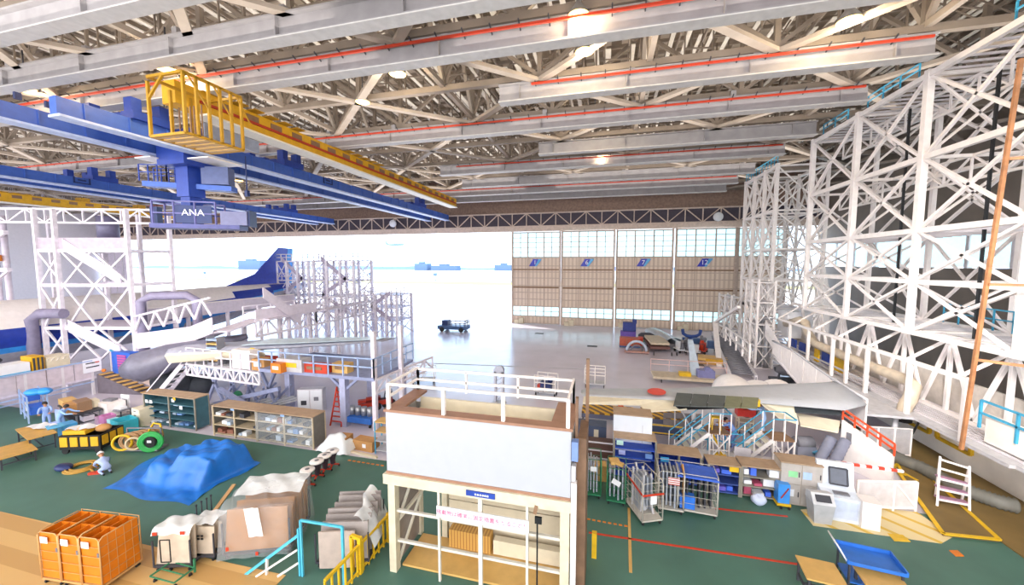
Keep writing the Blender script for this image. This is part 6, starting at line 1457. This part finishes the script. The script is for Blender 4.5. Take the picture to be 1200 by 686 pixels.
part('chassis', MB().box((0, 0, .6), (4.4, 1.9, .5)), M('tugblue', '#3f5a86', .5), t); part('cab', MB().box((-1.2, 0, 1.2), (.9, 1.2, .8)), MATS['navy'], t); m = MB(); railing(m, [(0, -.9, .85), (2, -.9, .85), (2, .9, .85)], .8, .05, .7); part('rail', m, MATS['midgrey'], t)
for x in (-1.5, 1.5):
    for y in (-.95, .95): part('wheel', MB().cyl((x, y-.12, .35), (x, y+.12, .35), .35, n=14), MATS['rubber'], t)
t = thing('orange_container', 'rust orange low container by the hangar door', 'container', G(738, 408), None, world=False)
part('body', MB().box((0, .8, .95), (3.2, 1.6, 1.3)), M('rustcont', '#b0523a', .5, var=.15), t); part('base', MB().box((0, .8, .2), (3.3, 1.7, .25)), MATS['tugblue'], t); part('rib', MB().box((-.5, -.02, .95), (.08, .04, 1.3)).box((.6, -.02, .95), (.08, .04, 1.3)), MATS['brown'], t); part('red_end', MB().box((1.75, 1.2, 1.0), (.7, 1.4, 1.3)), MATS['red'], t)
t = thing('purple_cart', 'navy covered machine on a purple cart behind the orange container', 'machine', G(736, 397), None, world=False)
part('cart', MB().box((0, .5, .9), (2.7, 1.6, .9)), MATS['purple'], t); part('cover', MB().box((.2, .5, 2.2), (2.3, 1.4, 1.6)).box((1.1, .5, 3.2), (.7, 1.2, .7)), M('coverblue', '#2a3a86', .5), t); casters(t, 2.6, 1.5, .22)
t = thing('arch_cradle', 'white half ring cradle standing before the orange container', 'cradle', G(746, 414), None, world=False)
m = MB().tube([(1.45*math.cos(PI*k/14), 0, .35+1.5*math.sin(PI*k/14)) for k in range(15)], .2, 8); part('arch', m, M('archblue', '#b9c3d4', .4), t); m = MB().tube([(.85*math.cos(PI*k/14), 0, .35+.9*math.sin(PI*k/14)) for k in range(15)], .1, 8); part('inner_ring', m, MATS['midgrey'], t); part('base', MB().box((0, 0, .22), (3.6, 1.0, .2)), M('baserose', '#b48a80', .5), t); casters(t, 3.2, .8, .1)
t = thing('green_engine', 'dark engine with a green cradle beside the orange container', 'engine', G(757, 402), None, world=False)
part('barrel', MB().lathe([(.4, -1.3), (.7, -.8), (.75, .6), (.45, 1.3), (0, 1.35)], (0, 0, 1.1), 16, 'X'), MATS['darkgrey'], t); part('cradle', MB().box((0, 0, .45), (2.2, 1.2, .5)), M('cradlegreen', '#3f9a80', .5), t); casters(t, 2, 1, .15)
t = thing('flat_crate', 'long beige topped dolly beside the green engine', 'dolly', G(772, 412), None, world=False); t.rotation_euler = (0, 0, .06)
part('top', MB().box((0, 1.6, 1.0), (2.0, 4.6, .25)), M('beigetop', '#c9b8a0', .5), t); part('frame', MB().box((0, 1.6, .55), (2.1, 4.7, .3)), M('framerust', '#6f4a44', .5), t); casters(t, 2.0, 4.4, .2)
t = thing('silver_cowl', 'long silver wrapped part lying on a slanting dolly near the door', 'aircraft part', G(788, 409), None, world=False); t.rotation_euler = (0, 0, .22)
part('shell', MB().grid(lambda u, v: V(1.0*math.cos(PI*u), 7.5*v-.5, .8+.55*math.sin(PI*u)), 10, 8), M('silver', '#aeb9c4', .25, metal=.3), t); part('dolly', MB().box((0, 3.2, .5), (2.0, 7.4, .3)), MATS['midgrey'], t); casters(t, 1.9, 7, .2)
t = thing('blue_cradle', 'blue U shaped cradle near the right door leaf', 'cradle', G(810, 400), None, world=False)
part('saddle', MB().tube([(-1.5, 0, 2.1), (-1.35, 0, 1.3), (-.8, 0, .95), (0, 0, .85), (.8, 0, .95), (1.35, 0, 1.3), (1.5, 0, 2.1)], .28, 8), M('cradleblue', '#34519a', .5), t); part('base', MB().box((0, 0, .35), (2.8, 1.0, .5)), MATS['cradleblue'], t)
CL = [(797, 413, 'paper', 'first pale cart of the equipment cluster by the door'), (805, 410, 'steel', 'steel cart of the equipment cluster, behind the pale one'), (812, 416, 'lightgrey', 'grey jack cart near the middle of the equipment cluster'), (817, 408, 'tugblue', 'blue jack cart in the equipment cluster'), (823, 414, 'red', 'red wheeled bottle cart in the equipment cluster'), (830, 411, 'tugblue', 'blue cart at the right end of the equipment cluster')]
for px, py, mt, lb in CL:
    t = thing('equipment_cart', lb, 'cart', G(px, py), 'equipment carts near the door', world=False); t.rotation_euler = (0, 0, px*.7)
    part('tray', MB().box((0, 0, .4), (1.5, .9, .12)), MATS[mt], t); casters(t, 1.4, .8, .15)
    part('unit', MB().box((-.2, 0, .8), (.7, .6, .7)), MATS[mt], t); part('cylinder', MB().cyl((.45, 0, .45), (.45, 0, 1.5), .18, n=10), MATS['midgrey' if mt != 'red' else 'red'], t); part('handle', MB().bar((.7, -.3, .4), (.9, -.3, 1.2), .05).bar((.7, .3, .4), (.9, .3, 1.2), .05).bar((.9, -.3, 1.2), (.9, .3, 1.2), .05), MATS['darkgrey'], t)
t = thing('pallet_stack', 'yellow tan pallet stack beside the roller conveyor', 'pallet', G(835, 427), None, world=False); t.rotation_euler = (0, 0, -.2)
for k in range(2): part('pallet', MB().box((0, .4, .15+k*.35), (2.6, 1.8, .22)), MATS['ply' if k else 'card'], t)
part('yellow_side', MB().box((.3, -.55, .4), (1.9, .06, .45)), MATS['yellowdeep'], t)
t = thing('roller_conveyor', 'grey roller conveyor with a white side rail running toward the far dock', 'conveyor', G(848, 425)); a, b = G(835, 395), G(855, 447)
m = MB(); dd = (b-a).normalized(); sd = V(dd.y, -dd.x, 0)*-1
for k in range(2): o = sd*(0 if k == 0 else 1.9); m.bar(a+o+V(0, 0, .5), b+o+V(0, 0, .5), .2, .5)
part('side_rail', m, MATS['white2'], t); m = MB(); n = 30
for k in range(n): p = a.lerp(b, k/n); m.cyl(p+V(0, 0, .6), p+sd*1.9+V(0, 0, .6), .1, n=6)
part('roller', m, MATS['midgrey'], t); m = MB()
for k in range(5): p = a.lerp(b, k/4.01); m.bar(p, p+V(0, 0, .6), .12); m.bar(p+sd*1.9, p+sd*1.9+V(0, 0, .6), .12)
part('leg', m, MATS['midgrey'], t)
t = thing('boom_stand', 'pale slanted boom stand on a low railed platform beyond the wing', 'stand', G(815, 448), None, world=False)
part('boom', MB().poly([(-.35, 0, .5), (.45, 0, .5), (.25, 2.6, 3.0), (-.15, 2.6, 3.0)], (0, .3, .1)), M('boomblue', '#b9c6d4', .4), t); part('platform', MB().box((-.4, -.2, .45), (6.2, 1.8, .2)), MATS['beigetop'], t); m = MB(); railing(m, [(-3.5, .9, .55), (2.6, .9, .55)], 1.0, .025, 1.4); part('guard_rail', m, M('rosewhite', '#d9b8b4', .5), t); part('yellow_box', MB().box((-.9, -.2, .7), (.9, .6, .3)), MATS['hazard'], t); part('winch', MB().box((.7, -.2, .85), (1.3, .7, .6)).cyl((.9, -.5, 1.1), (.9, .2, 1.1), .3), M('winch', '#7a7aa8', .5), t); casters(t, 5.8, 2, .17)
t = thing('engine_stand', 'dark engine stand with pipes below the stair of the white walkway', 'stand', G(925, 452), None, world=False); part('frame', MB().box((0, 0, .4), (2.6, 1.4, .2)).bar((-1.1, -.5, .4), (-.6, 0, 1.6), .12).bar((1.1, -.5, .4), (.6, 0, 1.6), .12), MATS['darkgrey'], t); part('core', MB().lathe([(.2, -1.1), (.5, -.6), (.5, .5), (.3, 1.1), (0, 1.15)], (0, 0, 1.3), 14, 'X'), MATS['midgrey'], t); casters(t, 2.5, 1.3, .15)
# outside
t = thing('flying_airplane', 'small airliner flying low in the white sky above the doorway', 'airplane', GY(463, 287, 380)); c0 = GY(463, 287, 380)
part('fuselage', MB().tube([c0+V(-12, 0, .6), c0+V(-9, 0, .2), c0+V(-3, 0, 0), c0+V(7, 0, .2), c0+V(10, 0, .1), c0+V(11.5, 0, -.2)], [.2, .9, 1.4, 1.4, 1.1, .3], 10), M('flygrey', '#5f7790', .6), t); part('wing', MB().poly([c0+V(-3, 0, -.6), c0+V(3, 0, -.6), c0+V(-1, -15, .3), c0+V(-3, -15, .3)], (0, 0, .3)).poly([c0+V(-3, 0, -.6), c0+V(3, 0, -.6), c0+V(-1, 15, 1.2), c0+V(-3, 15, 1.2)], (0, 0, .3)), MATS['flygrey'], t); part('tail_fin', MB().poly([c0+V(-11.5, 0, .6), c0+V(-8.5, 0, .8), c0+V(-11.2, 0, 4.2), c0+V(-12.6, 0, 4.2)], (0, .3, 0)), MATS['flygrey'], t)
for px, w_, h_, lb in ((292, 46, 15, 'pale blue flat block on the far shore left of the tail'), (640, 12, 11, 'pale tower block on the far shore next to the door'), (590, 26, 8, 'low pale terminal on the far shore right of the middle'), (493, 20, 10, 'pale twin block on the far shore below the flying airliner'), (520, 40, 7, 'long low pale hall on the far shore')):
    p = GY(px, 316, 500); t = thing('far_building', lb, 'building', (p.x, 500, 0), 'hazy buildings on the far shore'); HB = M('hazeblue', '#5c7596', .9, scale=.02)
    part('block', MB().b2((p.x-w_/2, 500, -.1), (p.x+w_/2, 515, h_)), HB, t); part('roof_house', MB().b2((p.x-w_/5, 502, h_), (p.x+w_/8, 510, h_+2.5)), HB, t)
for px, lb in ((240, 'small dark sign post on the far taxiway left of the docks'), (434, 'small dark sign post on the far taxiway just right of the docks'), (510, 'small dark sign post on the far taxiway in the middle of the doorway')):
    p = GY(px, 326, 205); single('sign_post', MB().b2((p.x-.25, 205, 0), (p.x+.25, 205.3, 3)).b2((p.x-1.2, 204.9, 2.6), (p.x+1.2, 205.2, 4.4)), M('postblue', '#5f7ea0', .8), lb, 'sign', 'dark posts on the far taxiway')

for o in list(C.objects):
    if o.parent is None and o.name in ('orange_container', 'purple_cart', 'arch_cradle', 'green_engine', 'blue_cradle'): o.scale = (.72, .72, .72)

# ------------------------------------------------------------------ goods on the left work platform, dark heaps added for the shade beneath it
def on_deck(name, px, py, z, w, d, h, mat, label, cat, detail=None, group='goods on the left wing platform', rz=0.0):
    p = G(px, py, z); t = thing(name, label, cat, (p.x, p.y, z), group, world=False); t.rotation_euler = (0, 0, rz)
    part('body', MB().box((0, 0, h/2), (w, d, h)), MATS[mat], t)
    if detail: part(detail[0], MB().box((0, -d/2-.02, h*.55), (w*.6, .03, h*.35)), MATS[detail[1]], t)
    return t
on_deck('white_cabinet', 288, 431, 3.0, 1.5, .6, 1.25, 'white', 'white cabinet standing on the lattice gantry under the left wing', 'cabinet', ('door', 'paper'))
t = on_deck('tray_rack', 254, 427, 3.0, .9, .6, .2, 'midgrey', 'tall rack of yellow and blue trays at the left end of the gantry', 'rack')
for k in range(6): part('tray', MB().box((0, 0, .35+k*.28), (.95, .6, .08)), MATS['railblue' if k % 2 else 'ply'], t)
for x in (-.45, .45): part('upright', MB().box((x, 0, 1.0), (.06, .55, 1.9)), MATS['midgrey'], t)
on_deck('carton', 308, 433, 3.0, 1.0, .7, .75, 'card', 'brown carton on the gantry right of the white cabinet', 'carton', ('label_sticker', 'paper'))
on_deck('carton', 328, 436, 3.25, .75, .6, .6, 'orange', 'orange brown carton at the left end of the blue grey platform', 'carton', ('label_sticker', 'paper'))
on_deck('yellow_sign', 297, 430, 3.0, .3, .08, 1.3, 'hazard', 'yellow upright panel beside the white cabinet on the gantry', 'sign', ('mark', 'darkgrey'))
on_deck('work_bench', 345, 434, 3.25, 1.9, .8, .8, 'lightgrey', 'grey bench with yellow edge on the blue grey platform', 'bench', ('yellow_edge', 'hazard'))
on_deck('red_machine', 372, 436, 3.25, 1.8, .5, .55, 'red', 'red painted machine on the blue grey platform', 'machine', ('panel', 'brown'))
on_deck('red_machine', 312, 424, 3.0, 1.6, .5, .4, 'red', 'red tray of parts behind the carton on the gantry', 'tray', ('panel', 'brown'))
on_deck('tan_crate', 402, 436, 3.25, 1.1, .6, .6, 'ply', 'tan crate at the right half of the blue grey platform', 'crate', ('slat_mark', 'brown'))
DKC = M('shadedark', '#2c3038', .7)  # near-black shapes stand in for the dark shade under the wing root
for px, py, w_, d_, h_, lb in ((178, 470, 3.6, 2.0, 2.0, 'large dark heap added for the shade below the wing root'), (210, 468, 2.6, 1.6, 1.4, 'smaller dark heap added for shade, right of the large one under the wing root')):
    p = G(px, py); single('shade_heap', MB().grid(lambda u, v: V(p.x+w_/2*math.cos(2*PI*u)*math.sin(PI*v)**.5, p.y+1.4+d_/2*math.sin(2*PI*u)*math.sin(PI*v)**.5, h_/2-h_/2*math.cos(PI*v)+.1*math.sin(13*u)*math.sin(PI*v)), 22, 12), DKC, lb, 'shade shape', 'dark shade shapes')
t = thing('jack_frame', 'low grey jack frame with crossing beams under the blue grey platform', 'jack', G(300, 478), None, world=False)
m = MB()
for k in range(4): m.bar((-2.6+k*1.3, -.4, .1), (-1.4+k*1.3, .6, 1.7), .14); m.bar((-1.4+k*1.3, -.4, 1.7), (-2.6+k*1.3, .6, .1), .14)
part('cross_beam', m, BG, t); part('skid', MB().box((-.6, 0, .12), (5.6, .3, .2)).box((-.6, .7, .12), (5.6, .3, .2)), MATS['lightgrey'], t); part('green_wheel', MB().cyl((-1.0, -.5, .9), (-1.0, -.35, .9), .35, n=16), MATS['greenpaint'], t)
m = MB()
for k in range(5): m.bar((.2+k*.5, -.2, .5), (1.8+k*.5, .5, .9), .1)
part('stored_tube', m, MATS['lightgrey'], t)
# extra columns and beams at the very left
t = thing('pipe_gallery', 'cluster of pale vertical pipes and beams at the left edge behind the tower', 'pipe rack', (-50, 20, 0))
for k, (x, y, r) in enumerate(((-51, 20, .3), (-52.5, 20.6, .22), (-54, 20.4, .3), (-49, 20.3, .2), (-50, 20.2, .16))): part('pipe', MB().cyl((x, y, 0), (x, y, 14), r, n=10), MATS['lilac'], t)
m = MB()
for z in (5.5, 9.5, 12.5): m.bar((-56, 20, z), (-47, 19.6, z), .3)
m.bar((-56, 20, 5.5), (-47, 19.6, 9.5), .16); m.bar((-56, 20, 9.5), (-47, 19.6, 5.5), .16); m.bar((-56, 20, 9.5), (-47, 19.6, 12.5), .16)
part('beam', m, LV, t); part('orange_beacon', MB().cyl((-49, 19.9, 10.2), (-49, 19.9, 10.7), .18), MATS['orange'], t, 'orange beacon')
for o in bpy.data.objects:
    if '_o' in o.keys(): del o['_o']
